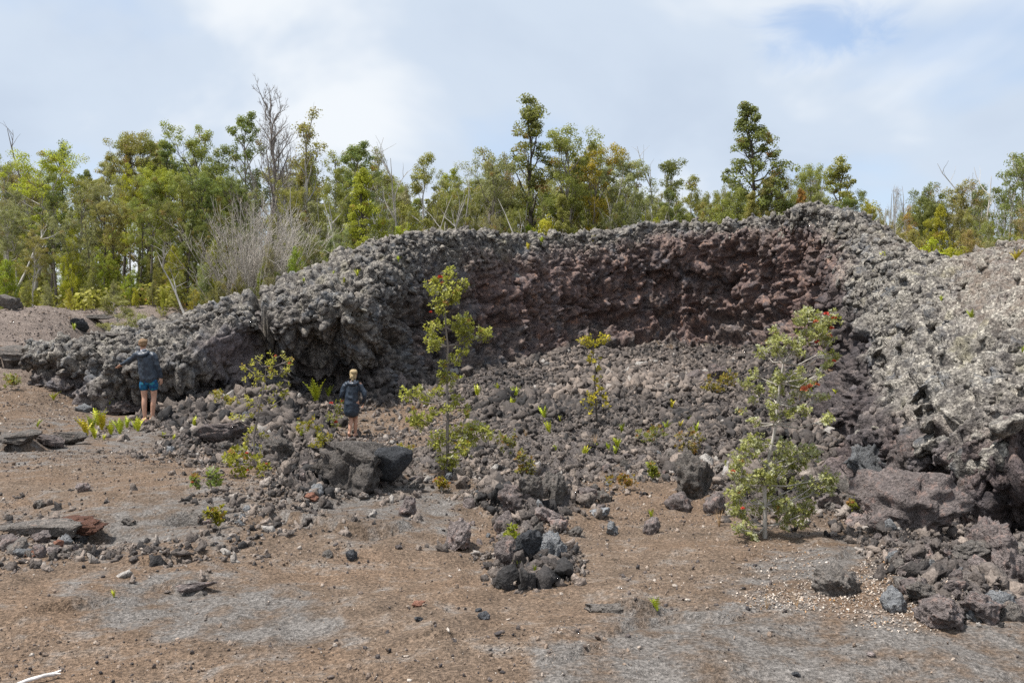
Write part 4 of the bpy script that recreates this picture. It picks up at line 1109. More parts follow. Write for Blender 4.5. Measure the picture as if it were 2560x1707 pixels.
GREEN = {'olive': (0.275, 0.265, 0.080), 'grey-green': (0.290, 0.290, 0.155), 'bright yellow-green': (0.46, 0.46, 0.045), 'dark green': (0.160, 0.180, 0.064), 'mid green': (0.250, 0.270, 0.072),
         'golden-green': (0.375, 0.335, 0.042), 'rusty': (0.290, 0.240, 0.100), 'orange-brown': (0.42, 0.235, 0.070), 'fresh green': (0.320, 0.360, 0.042)}
BARKC = {'pale': (0.42, 0.39, 0.35), 'grey': (0.24, 0.21, 0.19), 'dark': (0.10, 0.085, 0.075), 'white': (0.44, 0.415, 0.38)}
FOREST = []   # (u, description, object)
tr = random.Random(5)
def put_tree(u, vtop, y, kind, tint, bark='grey', wid=1.0, desc=None, name=None, base=None, var=None):
    x = (u - 1280) / FPX * y
    zb = drop(x, y) - 0.05 if base is None else base
    h = CAMZ - (vtop - 853) / FPX * y - zb
    (wood, crown), h0 = LIB[kind][tr.randrange(len(LIB[kind])) if var is None else var]
    s = h / h0; sw = s * wid if kind != 'bush' else wid * s
    nm = name or {'bush': 'bush', 'bare': 'bare_tree'}.get(kind, 'forest_tree')
    e = ob(nm, None, None, (x, y, zb), (0, 0, tr.uniform(0, 6.28)), (sw, sw, s))
    b = BARKC[bark]
    ob('trunk', wood, e, color=b)
    if crown:
        c = GREEN[tint]; j = [tr.uniform(0.9, 1.12) for _ in range(3)]
        ob('crown', crown, e, color=(c[0] * j[0], c[1] * j[1], c[2] * j[2]))
    FOREST.append([u, vtop, y, kind, tint, e, desc])
    return e
K = 1.0884   # list below was read off a 2352 px wide view
SKY = [  # u, top v, depth, kind, tint, bark, width, description
    (20, 350, 40, 'semi', 'grey-green', 'pale', 1.0, 'pale sparse tree at the left edge of the forest'), (80, 322, 37, 'round', 'bright yellow-green', 'pale', 1.15, 'bright yellow-green round tree near the left edge'),
    (150, 318, 46, 'airy', 'dark green', 'dark', 0.9, 'small dark tree rising right behind the bright yellow-green tree'), (228, 372, 50, 'airy', 'rusty', 'grey', 0.8, None), (285, 298, 44, 'round', 'olive', 'dark', 0.85, None),
    (340, 305, 45, 'round', 'mid green', 'dark', 0.8, None), (385, 322, 42, 'slim', 'dark green', 'dark', 1.0, None), (450, 276, 38, 'round', 'olive', 'dark', 0.95, 'tall dark-trunked olive tree standing above the left forest'),
    (515, 328, 43, 'airy', 'dark green', 'dark', 0.9, None), (578, 262, 44, 'slim', 'dark green', 'grey', 0.9, 'slim dark tree just left of the tall bare tree'),
    (628, 180, 41, 'bare', 'olive', 'grey', 1.0, 'tall bare grey tree, the highest crown in the left forest'), (700, 252, 42, 'semi', 'rusty', 'pale', 1.05, 'rusty half-bare tree right of the tall bare tree'),
    (655, 330, 43, 'bare', 'olive', 'pale', 1.0, 'pale bare tree between the tall bare tree and the rusty one'), (770, 363, 38, 'round', 'olive', 'pale', 0.75, None), (843, 330, 44, 'slim', 'dark green', 'grey', 1.1, None),
    (872, 335, 47, 'semi', 'grey-green', 'pale', 0.8, None), (832, 388, 34.5, 'column', 'golden-green', 'dark', 1.1, 'golden-green cone-shaped tree behind the left shoulder of the rampart'), (985, 346, 40, 'airy', 'mid green', 'pale', 0.9, None),
    (1030, 385, 42, 'round', 'olive', 'grey', 0.7, None), (1062, 388, 44, 'slim', 'golden-green', 'pale', 0.9, None), (1115, 322, 43, 'semi', 'grey-green', 'grey', 1.1, None), (1130, 345, 41, 'round', 'grey-green', 'grey', 0.85, None), (1168, 348, 44, 'semi', 'grey-green', 'pale', 0.8, None),
    (1222, 208, 41, 'slim', 'dark green', 'dark', 1.15, 'very tall thin dark tree, the highest in the middle of the skyline'), (1300, 295, 41, 'round', 'mid green', 'grey', 1.05, 'broad green tree right of the very tall thin tree'),
    (1362, 316, 42, 'round', 'golden-green', 'grey', 0.85, 'round golden-green tree right of the broad green tree'), (1432, 350, 42, 'round', 'grey-green', 'pale', 0.85, None), (1515, 360, 44, 'airy', 'dark green', 'white', 1.0, 'dark-leaved tree with white forked trunk right of centre'),
    (1540, 365, 47, 'bare', 'olive', 'pale', 0.6, None), (1592, 402, 43, 'airy', 'mid green', 'pale', 0.8, None), (1635, 425, 44, 'round', 'olive', 'grey', 0.7, None), (1668, 412, 50, 'bare', 'olive', 'pale', 0.6, None), (1690, 430, 46, 'airy', 'olive', 'grey', 0.8, None),
    (1742, 230, 40, 'column', 'dark green', 'dark', 1.12, 'tallest cone-shaped dark green tree on the right skyline'), (1848, 370, 42, 'round', 'mid green', 'grey', 0.7, None), (1880, 385, 45, 'round', 'dark green', 'grey', 0.7, None), (1916, 354, 43, 'slim', 'mid green', 'grey', 1.2, None),
    (1850, 430, 39, 'column', 'orange-brown', 'grey', 0.7, 'small orange-brown tree right of the tallest cone-shaped tree'), (1970, 428, 42, 'airy', 'dark green', 'pale', 0.8, None), (2048, 420, 47, 'bare', 'olive', 'white', 0.5, 'thin white leafless tree right of the rampart peak'), (2010, 470, 44, 'semi', 'rusty', 'white', 0.6, None),
    (2112, 418, 41, 'round', 'dark green', 'dark', 0.8, None), (2188, 413, 41, 'round', 'rusty', 'dark', 0.95, 'round tree with rusty red crown behind the right saddle'), (2085, 472, 38, 'semi', 'orange-brown', 'pale', 0.8, 'orange-leaved half-bare tree behind the right saddle'),
    (2300, 342, 40, 'semi', 'dark green', 'white', 0.95, 'tall sparse white-limbed tree near the right edge'), (2345, 350, 42, 'airy', 'dark green', 'pale', 0.9, 'dark airy tree at the right edge'), (2250, 420, 44, 'airy', 'dark green', 'pale', 0.7, None), (2228, 395, 50, 'bare', 'olive', 'pale', 0.5, None),
    (1985, 455, 38, 'airy', 'golden-green', 'white', 0.8, None), (2335, 470, 38, 'semi', 'rusty', 'pale', 0.8, None), (2270, 500, 36, 'semi', 'olive', 'pale', 0.8, None),
    # second rank
    (40, 420, 36, 'round', 'grey-green', 'pale', 0.8, None), (130, 400, 36, 'airy', 'dark green', 'grey', 0.9, None), (190, 385, 40, 'round', 'olive', 'grey', 0.9, None), (238, 400, 36, 'round', 'grey-green', 'dark', 0.9, None), (300, 378, 38, 'round', 'bright yellow-green', 'grey', 0.7, None),
    (345, 385, 37, 'round', 'mid green', 'grey', 0.9, None), (380, 372, 38, 'round', 'fresh green', 'grey', 0.8, 'fresh green round tree in the middle of the left forest'), (410, 400, 36, 'airy', 'olive', 'dark', 0.9, None), (470, 395, 37, 'round', 'dark green', 'dark', 0.9, None), (500, 420, 40, 'round', 'olive', 'dark', 0.8, None),
    (545, 400, 41, 'round', 'dark green', 'grey', 0.8, None), (590, 430, 40, 'semi', 'grey-green', 'pale', 0.8, None), (660, 410, 39, 'round', 'olive', 'pale', 0.75, None), (720, 430, 41, 'semi', 'grey-green', 'white', 0.8, None), (740, 460, 38, 'airy', 'grey-green', 'white', 0.9, None), (785, 450, 40, 'semi', 'olive', 'white', 0.8, None),
    (800, 430, 43, 'round', 'dark green', 'grey', 0.7, None), (900, 400, 43, 'round', 'olive', 'pale', 0.7, None), (940, 420, 42, 'airy', 'grey-green', 'white', 0.8, None), (960, 440, 40, 'round', 'olive', 'pale', 0.7, None), (1005, 420, 44, 'semi', 'rusty', 'white', 0.8, None), (1050, 440, 41, 'airy', 'olive', 'white', 0.8, None),
    (1090, 410, 46, 'round', 'olive', 'grey', 0.9, None), (1155, 420, 42, 'round', 'grey-green', 'pale', 0.8, None), (1190, 400, 46, 'round', 'olive', 'grey', 0.8, None), (1245, 380, 47, 'semi', 'rusty', 'grey', 0.9, None), (1260, 430, 41, 'round', 'mid green', 'grey', 0.8, None), (1340, 420, 43, 'round', 'dark green', 'white', 0.8, None), (1390, 410, 44, 'round', 'olive', 'pale', 0.8, None),
    (1330, 360, 47, 'round', 'olive', 'dark', 1.0, None), (1400, 360, 46, 'round', 'mid green', 'grey', 0.8, None), (1470, 420, 43, 'round', 'grey-green', 'white', 0.8, None), (1500, 440, 46, 'semi', 'grey-green', 'pale', 0.9, None), (1560, 450, 42, 'semi', 'olive', 'white', 0.8, None), (1610, 460, 41, 'airy', 'grey-green', 'white', 0.8, None),
    (1700, 420, 39, 'bush', 'olive', 'grey', 0.55, None), (1720, 440, 38, 'column', 'olive', 'grey', 1.0, None), (1770, 400, 40, 'round', 'olive', 'grey', 0.8, None), (1790, 450, 41, 'round', 'dark green', 'grey', 0.8, None), (1830, 460, 40, 'airy', 'dark green', 'white', 0.8, None), (1900, 440, 42, 'round', 'olive', 'grey', 0.8, None), (1940, 450, 40, 'airy', 'dark green', 'grey', 0.8, None),
    (2140, 450, 40, 'round', 'dark green', 'dark', 0.8, None), (2160, 470, 39, 'column', 'golden-green', 'white', 0.8, None), (2210, 470, 42, 'semi', 'rusty', 'white', 0.8, None), (2060, 500, 40, 'semi', 'rusty', 'white', 0.7, None), (2120, 500, 37, 'airy', 'golden-green', 'white', 0.7, None), (2320, 430, 46, 'semi', 'dark green', 'white', 0.8, None),
]
for u, v, y, kind, tint, bark, wd, desc in SKY: put_tree(u * K, v * K, y, kind, tint, bark, wd, desc)
# front rank of the left forest, down to the pad
FRONT = [(75, 515, 33.5, 'round', 'rusty', 'pale', 0.9, 'olive tree with reddish young leaves at the front left of the forest'), (170, 470, 34.5, 'round', 'grey-green', 'grey', 0.9, None), (215, 505, 33.8, 'semi', 'grey-green', 'dark', 0.9, None), (260, 460, 35, 'round', 'olive', 'dark', 0.9, None),
         (320, 470, 34.5, 'round', 'olive', 'dark', 0.9, None), (395, 450, 35, 'round', 'dark green', 'dark', 0.8, None), (430, 480, 34, 'column', 'dark green', 'dark', 0.8, None), (20, 470, 35, 'round', 'grey-green', 'pale', 0.9, None), (480, 500, 35.5, 'round', 'dark green', 'dark', 0.8, None),
         (115, 440, 36, 'semi', 'grey-green', 'grey', 1.0, None), (540, 520, 36, 'semi', 'grey-green', 'grey', 0.8, None), (690, 520, 35, 'airy', 'grey-green', 'white', 0.7, None), (640, 540, 34.5, 'slim', 'dark green', 'grey', 0.9, None), (780, 520, 33.5, 'round', 'grey-green', 'white', 0.6, None), (725, 540, 34, 'round', 'grey-green', 'white', 0.6, None),
         (840, 500, 34, 'round', 'grey-green', 'white', 0.6, None), (900, 500, 36, 'semi', 'olive', 'white', 0.6, None), (870, 470, 37, 'airy', 'olive', 'white', 0.7, None), (1000, 480, 38, 'semi', 'olive', 'white', 0.6, None), (930, 480, 38, 'airy', 'olive', 'white', 0.6, None), (1100, 470, 39, 'airy', 'olive', 'white', 0.6, None), (1140, 480, 39, 'round', 'grey-green', 'white', 0.55, None),
         (1290, 440, 39.5, 'column', 'mid green', 'grey', 0.9, None), (1180, 470, 39, 'round', 'olive', 'white', 0.5, None), (1420, 450, 40, 'round', 'dark green', 'white', 0.6, None), (1490, 480, 41, 'airy', 'olive', 'white', 0.6, None)]
for u, v, y, kind, tint, bark, wd, desc in FRONT: put_tree(u * K, v * K, y, kind, tint, bark, wd, desc)
# deep fill so that the wood on the left is closed
for i in range(60):
    u = tr.uniform(-80, 1500); y = tr.uniform(46, 62)
    top = 400 + 40 * math.sin(u * 0.013) + tr.uniform(-15, 55) + max(0, (u - 700) * 0.06)
    put_tree(u, top, y, tr.choice(['round', 'round', 'column', 'airy', 'semi']), tr.choice(['olive', 'grey-green', 'dark green', 'olive', 'rusty']), tr.choice(['grey', 'pale', 'dark']), tr.uniform(0.8, 1.15))
for i in range(40):
    u = tr.uniform(1440, 2640); y = tr.uniform(44, 58)
    put_tree(u, tr.uniform(465, 540), y, tr.choice(['round', 'airy', 'semi', 'bare']), tr.choice(['olive', 'grey-green', 'rusty']), tr.choice(['grey', 'pale', 'white']), tr.uniform(0.6, 0.9))
for i in range(64):
    u = tr.uniform(-60, 1000); y = tr.uniform(35.5, 50)
    put_tree(u, 680 - (y - 36) * 8 + tr.uniform(-60, 30), y, 'bush', tr.choice(['olive', 'grey-green', 'dark green', 'fresh green']), 'grey', tr.uniform(0.55, 0.8))
for i in range(46):
    u = 780 + 1800 * (i + tr.random()) / 46; y = tr.uniform(38, 46) if u < 1950 else tr.uniform(37, 46)
    top = np.interp(u, [780, 1200, 1500, 1700, 2000, 2250, 2560], [500, 455, 450, 490, 490, 530, 520]) + tr.uniform(-35, 45)
    put_tree(u, top, y, tr.choice(['airy', 'airy', 'semi', 'round', 'slim']), tr.choice(['olive', 'grey-green', 'mid green', 'olive', 'dark green', 'olive', 'mid green']), tr.choice(['pale', 'white', 'white', 'grey']), tr.uniform(0.5, 0.8))
# bushes along the foot of the wood
BUSH = [(15, 590, 33, 'fresh green', 0.9), (60, 640, 32, 'olive', 0.7), (110, 650, 32.5, 'grey-green', 0.7), (165, 500, 34.2, 'bright yellow-green', 0.45), (160, 660, 32, 'bright yellow-green', 0.6), (215, 590, 33.5, 'olive', 0.6), (262, 640, 32.6, 'grey-green', 0.8), (255, 580, 34, 'fresh green', 0.8),
        (310, 660, 32.5, 'bright yellow-green', 0.7), (300, 610, 33.5, 'fresh green', 0.7), (350, 640, 33, 'rusty', 0.7), (400, 560, 34, 'fresh green', 0.7), (410, 620, 32.8, 'olive', 0.8), (375, 660, 32, 'golden-green', 0.6), (445, 660, 31.5, 'golden-green', 0.6), (470, 600, 33, 'grey-green', 0.8), (490, 540, 34, 'fresh green', 0.7),
        (520, 580, 34, 'fresh green', 0.7), (500, 640, 31.8, 'rusty', 0.7), (545, 620, 32.5, 'olive', 0.6), (625, 555, 32.5, 'grey-green', 0.45), (670, 560, 33, 'fresh green', 0.6), (600, 600, 33, 'fresh green', 0.6), (720, 560, 34, 'olive', 0.7), (770, 575, 33, 'olive', 0.7), (760, 540, 35, 'grey-green', 0.6), (850, 520, 34, 'grey-green', 0.7),
        (912, 510, 36, 'bright yellow-green', 0.5), (890, 540, 34, 'olive', 0.7), (1010, 520, 38, 'olive', 0.8), (1190, 520, 40, 'bright yellow-green', 0.6), (1245, 495, 39, 'bright yellow-green', 0.75), (1215, 510, 40, 'fresh green', 0.8), (1360, 515, 40, 'bright yellow-green', 0.7), (1310, 505, 41, 'olive', 0.9), (1420, 510, 42, 'olive', 0.9),
        (1510, 490, 41, 'bright yellow-green', 0.6), (1660, 455, 38, 'olive', 0.8), (1580, 480, 43, 'olive', 0.9), (1700, 480, 39, 'olive', 0.9), (1100, 500, 41, 'olive', 0.9), (1780, 470, 41, 'dark green', 0.9), (2150, 545, 26, 'bright yellow-green', 1.1), (2190, 560, 26, 'golden-green', 1.0), (2110, 560, 27, 'bright yellow-green', 0.8), (2270, 545, 27, 'grey-green', 0.6),
        (2100, 520, 34, 'olive', 0.8), (2040, 515, 35, 'rusty', 0.8), (2330, 530, 32, 'olive', 0.8), (2230, 520, 33, 'rusty', 0.8), (1970, 490, 36, 'olive', 0.7)]
for u, v, y, tint, wd in BUSH: put_tree(u * K, v * K, y, 'bush', tint, 'grey', wd)
# young trees standing on the pad in front
put_tree(85, 800, 26.5, 'airy', 'mid green', 'dark', 1.3, 'small lone sapling on the pad at the left, above the ledge', base=drop((85 - 1280) / FPX * 26.5, 26.5))
put_tree(315, 735, 27.5, 'airy', 'rusty', 'pale', 1.7, 'small pale sapling with reddish leaves behind the left crest of the rampart')
put_tree(290, 800, 26.5, 'bush', 'grey-green', 'grey', 1.3, 'low grey-green bush on the pad beside the left crest')
put_tree(365, 775, 27.5, 'bush', 'grey-green', 'grey', 1.2, 'low pale bush on the left crest of the rampart')
put_tree(90, 765, 30, 'bush', 'bright yellow-green', 'grey', 1.0, 'low yellow-green bush at the foot of the reddish front tree')
put_tree(35, 760, 31.5, 'bush', 'bright yellow-green', 'grey', 1.0, 'low bright bush at the left picture edge')

# dead wood
def put_snag(u, v, vtop, y, label, forks=4, spread=0.5, seed=1, bark='white'):
    x = (u - 1280) / FPX * y; zb = drop(x, y); h = CAMZ - (vtop - 853) / FPX * y - zb
    o = ob('dead_tree', gen_snag(seed, h, forks, spread), None, (x, y, zb), color=BARKC[bark])
    return tag(o, label, 'dead tree', 'dead trees of the forest', 'thing')
put_snag(498, 770, 590, 31, 'thin white dead tree standing alone before the forest behind the left lobe', 3, 0.22, 84)
put_snag(12, 700, 390, 34, 'white forked dead tree at the left edge of the forest', 7, 0.7, 62)
put_snag(30, 700, 520, 33.5, 'short white leaning dead limb low at the left edge', 4, 0.9, 63)
put_snag(102, 700, 310, 44, 'bare forked tip sticking out above the bright yellow-green tree', 3, 0.3, 64, 'grey')
put_snag(1005, 600, 385, 40, 'tall pale forked dead tree left of the middle of the rampart', 6, 0.35, 65, 'pale')
put_snag(745, 640, 450, 36, 'straight grey dead trunk above the left shoulder of the rampart', 2, 0.2, 66, 'pale')
put_snag(850, 600, 470, 36, 'white dead trunk beside the golden-green tree', 3, 0.3, 67)
put_snag(905, 600, 500, 36, 'short white dead trunk right of the golden-green tree', 3, 0.3, 68)
put_snag(1062, 590, 450, 39, 'white twin dead stem behind the rampart left of centre', 4, 0.35, 69)
put_snag(1150, 590, 440, 40, 'thin white dead stem behind the rampart crest at centre', 3, 0.2, 70)
put_snag(1630, 560, 400, 43, 'white forked dead tree right of centre behind the crest', 6, 0.45, 71)
put_snag(2255, 600, 460, 39, 'straight white dead trunk behind the right slope of the peak', 3, 0.25, 72)
put_snag(2190, 600, 480, 40, 'white dead stem just right of the rampart peak', 4, 0.3, 73)
put_snag(2200, 600, 500, 36, 'leaning white dead stem just right of the rampart peak', 3, 0.6, 74)
put_snag(2410, 640, 430, 42, 'white dead trunk behind the saddle bush', 4, 0.4, 75)
put_snag(2480, 620, 400, 40, 'big white-limbed dead tree behind the right mound', 8, 0.55, 76)
put_snag(620, 610, 330, 42, 'grey dead pole left of the tall bare tree', 2, 0.2, 77, 'pale')
stems = []
STEM = [gen_snag(820 + k, 8.0, 2 + k % 3, 0.28) for k in range(6)]
for i in range(44):
    u = 560 + 2000 * (i + tr.random()) / 44; y = tr.uniform(36.5, 43); x = (u - 1280) / FPX * y; zb = drop(x, y)
    h = CAMZ - (np.interp(u, [560, 1500, 2560], [470, 455, 520]) + tr.uniform(-40, 60) - 853) / FPX * y - zb
    o = ob('dead_tree', STEM[i % 6], None, (x, y, zb), (tr.uniform(-0.06, 0.06), tr.uniform(-0.08, 0.08), tr.uniform(0, 6.28)), (0.85 * h / 8, 0.85 * h / 8, h / 8), color=BARKC[tr.choice(['white', 'pale', 'white', 'grey'])])
    stems.append((u, o))
stems.sort(key=lambda q: q[0])
for i, (_, o) in enumerate(stems): tag(o, f'thin pale dead stem among the trees behind the rampart, {nth(i + 1)} from the left', 'dead tree', 'thin dead stems', 'thing')
# the grey thicket
xq = (640 - 1280) / FPX * 33.5
th = ob('bare_thicket', None, None, (xq, 33.5, drop(xq, 33.5)), (0, 0, 0.4))
tag(th, 'pale grey leafless thicket of fine twigs in front of the forest', 'bare bush')
ob('twigs', gen_thicket(80, 5.4, 1.35, 150), th, color=(0.46, 0.42, 0.375))

# labels for the trees without a description: kind by look, then the place in the row
word = {'round': 'round-crowned', 'column': 'cone-shaped', 'airy': 'airy open-crowned', 'slim': 'slim', 'semi': 'half-bare', 'bare': 'leafless', 'bush': ''}
groups = {}
for r in FOREST:
    u, vt, y, kind, tint, e, desc = r
    if y > 45.5 and kind != 'bush' and not desc: key = ('deep', kind, tint if kind != 'bare' else '')
    else: key = ('row', kind, tint if kind != 'bare' else '')
    if desc:
        tag(e, desc, 'bush' if kind == 'bush' else 'tree', 'bushes at the foot of the forest' if kind == 'bush' else 'trees of the forest')
    else: groups.setdefault(key, []).append(r)
for (rank, kind, tint), rs in groups.items():
    rs.sort(key=lambda r: r[0])
    for i, r in enumerate(rs):
        e = r[5]
        if kind == 'bush': lab = f'{tint} leafy bush at the foot of the forest' + (f', {nth(i + 1)} such from the left' if len(rs) > 1 else '')
        else:
            base = 'leafless grey tree' if kind == 'bare' else f'{tint} {word[kind]} tree'
            lab = base + (' far back in the forest' if rank == 'deep' else ' of the forest') + (f', {nth(i + 1)} such from the left' if len(rs) > 1 else ', the only such one')
        tag(e, lab, 'bush' if kind == 'bush' else 'tree', 'bushes at the foot of the forest' if kind == 'bush' else 'trees of the forest')
# ground cover under the trees
r4 = np.random.default_rng(44)
n = 5200
yy = r4.uniform(32.5, 48, n); xx = yy * r4.uniform(-0.66, 0.66, n)
hz = H0(xx, yy)
ok = (poly_sdf(xx, yy, foot) > 0.4) & (yy + 1.3 * fbm(np.stack([xx, yy * 0, yy * 0], 1) * 0.6, 2, 180) > 33.5)
tips = np.stack([xx, yy, hz + r4.uniform(0.1, 0.75, n)], 1)[ok]
v, f, c = leaves(tips, r4, 11, 0.38, 0.17, 0.6, 0.12, 0.05)
o = ob('forest_undergrowth', crown_mesh('forest_undergrowth', v, f, c), color=(0.32, 0.30, 0.07))
tag(o, kind='stuff')

# ================================================================ saplings and shrubs on the lava
M_FLOWER = mat_plain('red_blossom', (0.42, 0.035, 0.022), (0.66, 0.12, 0.075), 60.0, 0.6, 0.2)
M_ORANGE = mat_plain('orange_blossom', (0.52, 0.11, 0.045), (0.68, 0.26, 0.14), 60.0, 0.6, 0.2)
M_FERN = NT('fern_frond')
_oi = M_FERN.node('ShaderNodeObjectInfo'); _n = M_FERN.noise(M_FERN.wpos(), 22.0, 2)
_c = M_FERN.mix(1.0, _oi.outputs['Color'], M_FERN.ramp(_n, [(0.3, 0.7), (0.7, 1.3)]), 'MULTIPLY')
M_FERN = M_FERN.finish(_c, 0.5, None, 0.3)

def rosettes(centers, rng, per, size, outward=None, redp=0.1, palep=0.1, opened=0.75):
    """leaf rosettes: leaves radiating round a shoot tip"""
    n = len(centers); N = n * per
    axis = rng.normal(0, 0.45, (n, 3)) + np.array([0, 0, 0.9])
    if outward is not None: axis = axis + outward * 0.8
    axis /= np.linalg.norm(axis, axis=1, keepdims=True)
    A = np.repeat(axis, per, 0); c = np.repeat(centers, per, 0)
    rnd = rng.normal(size=(N, 3)); side = np.cross(A, rnd); side /= np.linalg.norm(side, axis=1, keepdims=True)
    lv = rng.uniform(-0.25, 1.0, N)[:, None]
    d = side * opened + A * lv; d /= np.linalg.norm(d, axis=1, keepdims=True)
    sd = np.cross(d, A); sd /= np.linalg.norm(sd, axis=1, keepdims=True) + 1e-9
    L = (size * rng.uniform(0.7, 1.25, N))[:, None]; W = L * 0.30
    base = c + A * (lv - 0.3) * size * 0.8 + d * size * 0.12
    nrm = np.cross(sd, d)
    v = np.stack([base, base + d * L * 0.5 + sd * W + nrm * L * 0.05, base + d * L - nrm * L * 0.06, base + d * L * 0.5 - sd * W + nrm * L * 0.05], 1).reshape(-1, 3)
    tb = np.repeat(rng.normal(0, 0.14, n), per)
    r = np.clip(0.5 + tb + rng.normal(0, 0.16, N), 0, 1)
    young = (lv[:, 0] > 0.35)
    g = np.repeat((rng.random(n) < redp) * rng.uniform(0.4, 0.9, n), per) * young
    b = np.repeat((rng.random(n) < palep) * rng.uniform(0.45, 1.0, n), per) * young
    return v, np.arange(N * 4, dtype=np.int32).reshape(-1, 4), np.repeat(np.stack([r, g, b], 1), 4, 0)

def blossom(rng, r):
    """a round brush of stamens"""
    n = 60; d = rng.normal(size=(n, 3)); d[:, 2] = np.abs(d[:, 2]) * 0.9 - 0.1; d /= np.linalg.norm(d, axis=1, keepdims=True)
    s = np.cross(d, rng.normal(size=(n, 3))); s /= np.linalg.norm(s, axis=1, keepdims=True)
    v = np.stack([s * r * 0.03, -s * r * 0.03, d * r - s * r * 0.10, d * r + s * r * 0.10], 1).reshape(-1, 3)
    return v, np.arange(n * 4, dtype=np.int32).reshape(-1, 4)
BLOS = {}
for nm, mm in (('red', M_FLOWER), ('orange', M_ORANGE)):
    v, f = blossom(np.random.default_rng(3), 1.0); BLOS[nm] = mesh_from('blossom', v, f, mm, False)

def shrub(name, label, trunk_px, clumps_px, y, tint, seed, leaf=0.05, per=16, dens=1.0, redp=0.1, palep=0.1, flowers=(), bark='grey', r0=0.02, deep=0.8, twig=3, cat='shrub', group=None):
    """a sapling grown from its stem line and the leaf clumps along it (photograph pixels, all near depth y)"""
    rng = np.random.default_rng(seed)
    T = np.array([P(u, v, y) for u, v in trunk_px]); T = T[np.argsort(T[:, 2])]
    foot = T[0].copy(); g = drop(foot[0], foot[1]); foot[2] = g
    T[0, 2] = min(T[0, 2], g)
    e = ob(name, None, None, foot)
    tag(e, label, cat, group)
    zz = np.linspace(T[0, 2] - 0.05, T[-1, 2], 12)
    path = np.stack([np.interp(zz, T[:, 2], T[:, 0]) + rng.normal(0, 0.008, 12), np.full(12, y) + np.cumsum(rng.normal(0, 0.02, 12)), zz], 1) - foot
    W = Wood(); W.add(path, r0, r0 * 0.25, 7)
    cen, outw = [], []
    sc = y / FPX
    width = np.ptp([c[0] for c in clumps_px]) * sc
    for (u, v, r) in clumps_px:
        c = P(u + rng.normal(0, r * 0.25), v + rng.normal(0, r * 0.25), y) - foot; rad = r * sc * rng.uniform(0.7, 1.1)
        k = np.argmin(np.abs(path[:, 2] - (c[2] - 0.3 * abs(c[0] - np.interp(c[2], path[:, 2], path[:, 0])) - 0.5 * rad))); a = path[k]
        reach = abs(c[0] - a[0])
        c[1] += rng.uniform(-1, 1) * deep * (0.45 * reach + 0.12 * width) + a[1]
        m1 = a * 0.6 + c * 0.4 + np.array([0, 0, -0.12 * np.linalg.norm(c - a)]) + rng.normal(0, 0.02, 3); m2 = a * 0.25 + c * 0.75 + rng.normal(0, 0.015, 3) + np.array([0, 0, -0.05 * np.linalg.norm(c - a)])
        W.add(np.array([a, m1, m2, c]), r0 * 0.32, 0.003, 4)
        n = max(4, int(dens * 4.2 * (rad / leaf) ** 1.7))
        dd = rng.normal(size=(n, 3)); dd /= np.linalg.norm(dd, axis=1, keepdims=True)
        pts = c + dd * rad * rng.uniform(0.2, 1.3, (n, 1)) ** 0.6 * np.array([1, 1.25, 0.9])
        cen.append(pts); outw.append(dd)
        for q in pts[:twig]: W.add(np.array([m2, (m2 + q) / 2 + rng.normal(0, 0.01, 3), q]), 0.004, 0.0018, 3)
    ob('stem', W.mesh('stem'), e, color=BARKC[bark])
    v, f, col = rosettes(np.concatenate(cen), rng, per, leaf, np.concatenate(outw), redp, palep)
    ob('leaves', crown_mesh('leaves', v, f, col), e, color=tint)
    for (u, v, r, cl) in flowers:
        c = P(u, v, y - 0.12 * width) - foot
        ob('blossom', BLOS[cl], e, c, (rng.uniform(-0.7, 0.3), rng.uniform(-0.5, 0.5), rng.uniform(0, 6)), (r * sc * 0.8,) * 3)
    return e
Z4 = lambda x, y_, r=0: (x * 0.3827, 700 + y_ * 0.3827, r * 0.3827)
Z5 = lambda x, y_, r=0: (700 + x * 0.3827, 560 + y_ * 0.3827, r * 0.3827)
Z6 = lambda x, y_, r=0: (1660 + x * 0.3827, 560 + y_ * 0.3827, r * 0.3827)
Z8 = lambda x, y_, r=0: (1280 + x * 0.5442, 1107 + y_ * 0.5442, r * 0.5442)
def foot_y(u, v): return float(hit(u, v)[0].y)

# tall sapling in the middle
shrub('sapling', 'tall slender green sapling with a few red blossoms in the middle of the crater', [Z5(*q)[:2] for q in ((1110, 1600), (1090, 1380), (1090, 1200), (1085, 1000), (1095, 800), (1075, 500), (1060, 310))],
      [Z5(*q) for q in ((1060, 330, 60), (1090, 400, 80), (1010, 420, 50), (1170, 390, 50), (1090, 480, 80), (1040, 570, 65), (1010, 680, 75), (1110, 660, 100), (1190, 640, 60), (1220, 740, 60), (1310, 720, 60), (1350, 700, 40), (1010, 760, 55), (1190, 830, 45), (1120, 890, 35), (1040, 800, 40), (1080, 960, 32), (1060, 1020, 36), (1130, 1000, 30), (1050, 900, 32),
       (860, 1100, 45), (930, 1090, 50), (940, 1170, 55), (1060, 1100, 45), (1110, 1060, 35), (1150, 1160, 45), (900, 1260, 55), (960, 1290, 55), (880, 1330, 45), (1000, 1240, 45), (1100, 1240, 50), (1200, 1200, 45),
       (1020, 1410, 65), (1110, 1400, 85), (1190, 1420, 75), (1280, 1390, 85), (1350, 1350, 50), (1100, 1490, 85), (1200, 1480, 60), (1140, 1540, 50), (1060, 1560, 45))], foot_y(1122, 1178), (0.36, 0.36, 0.08), 901, 0.037, 12, 0.92, 0.05, 0.12,
      [(*Z5(1045, 350)[:2], 9, 'red'), (*Z5(1060, 385)[:2], 6, 'orange'), (*Z5(1090, 525)[:2], 7, 'red'), (*Z5(1140, 450)[:2], 7, 'orange'), (*Z5(985, 575)[:2], 5, 'red')], 'grey', 0.024, twig=6)
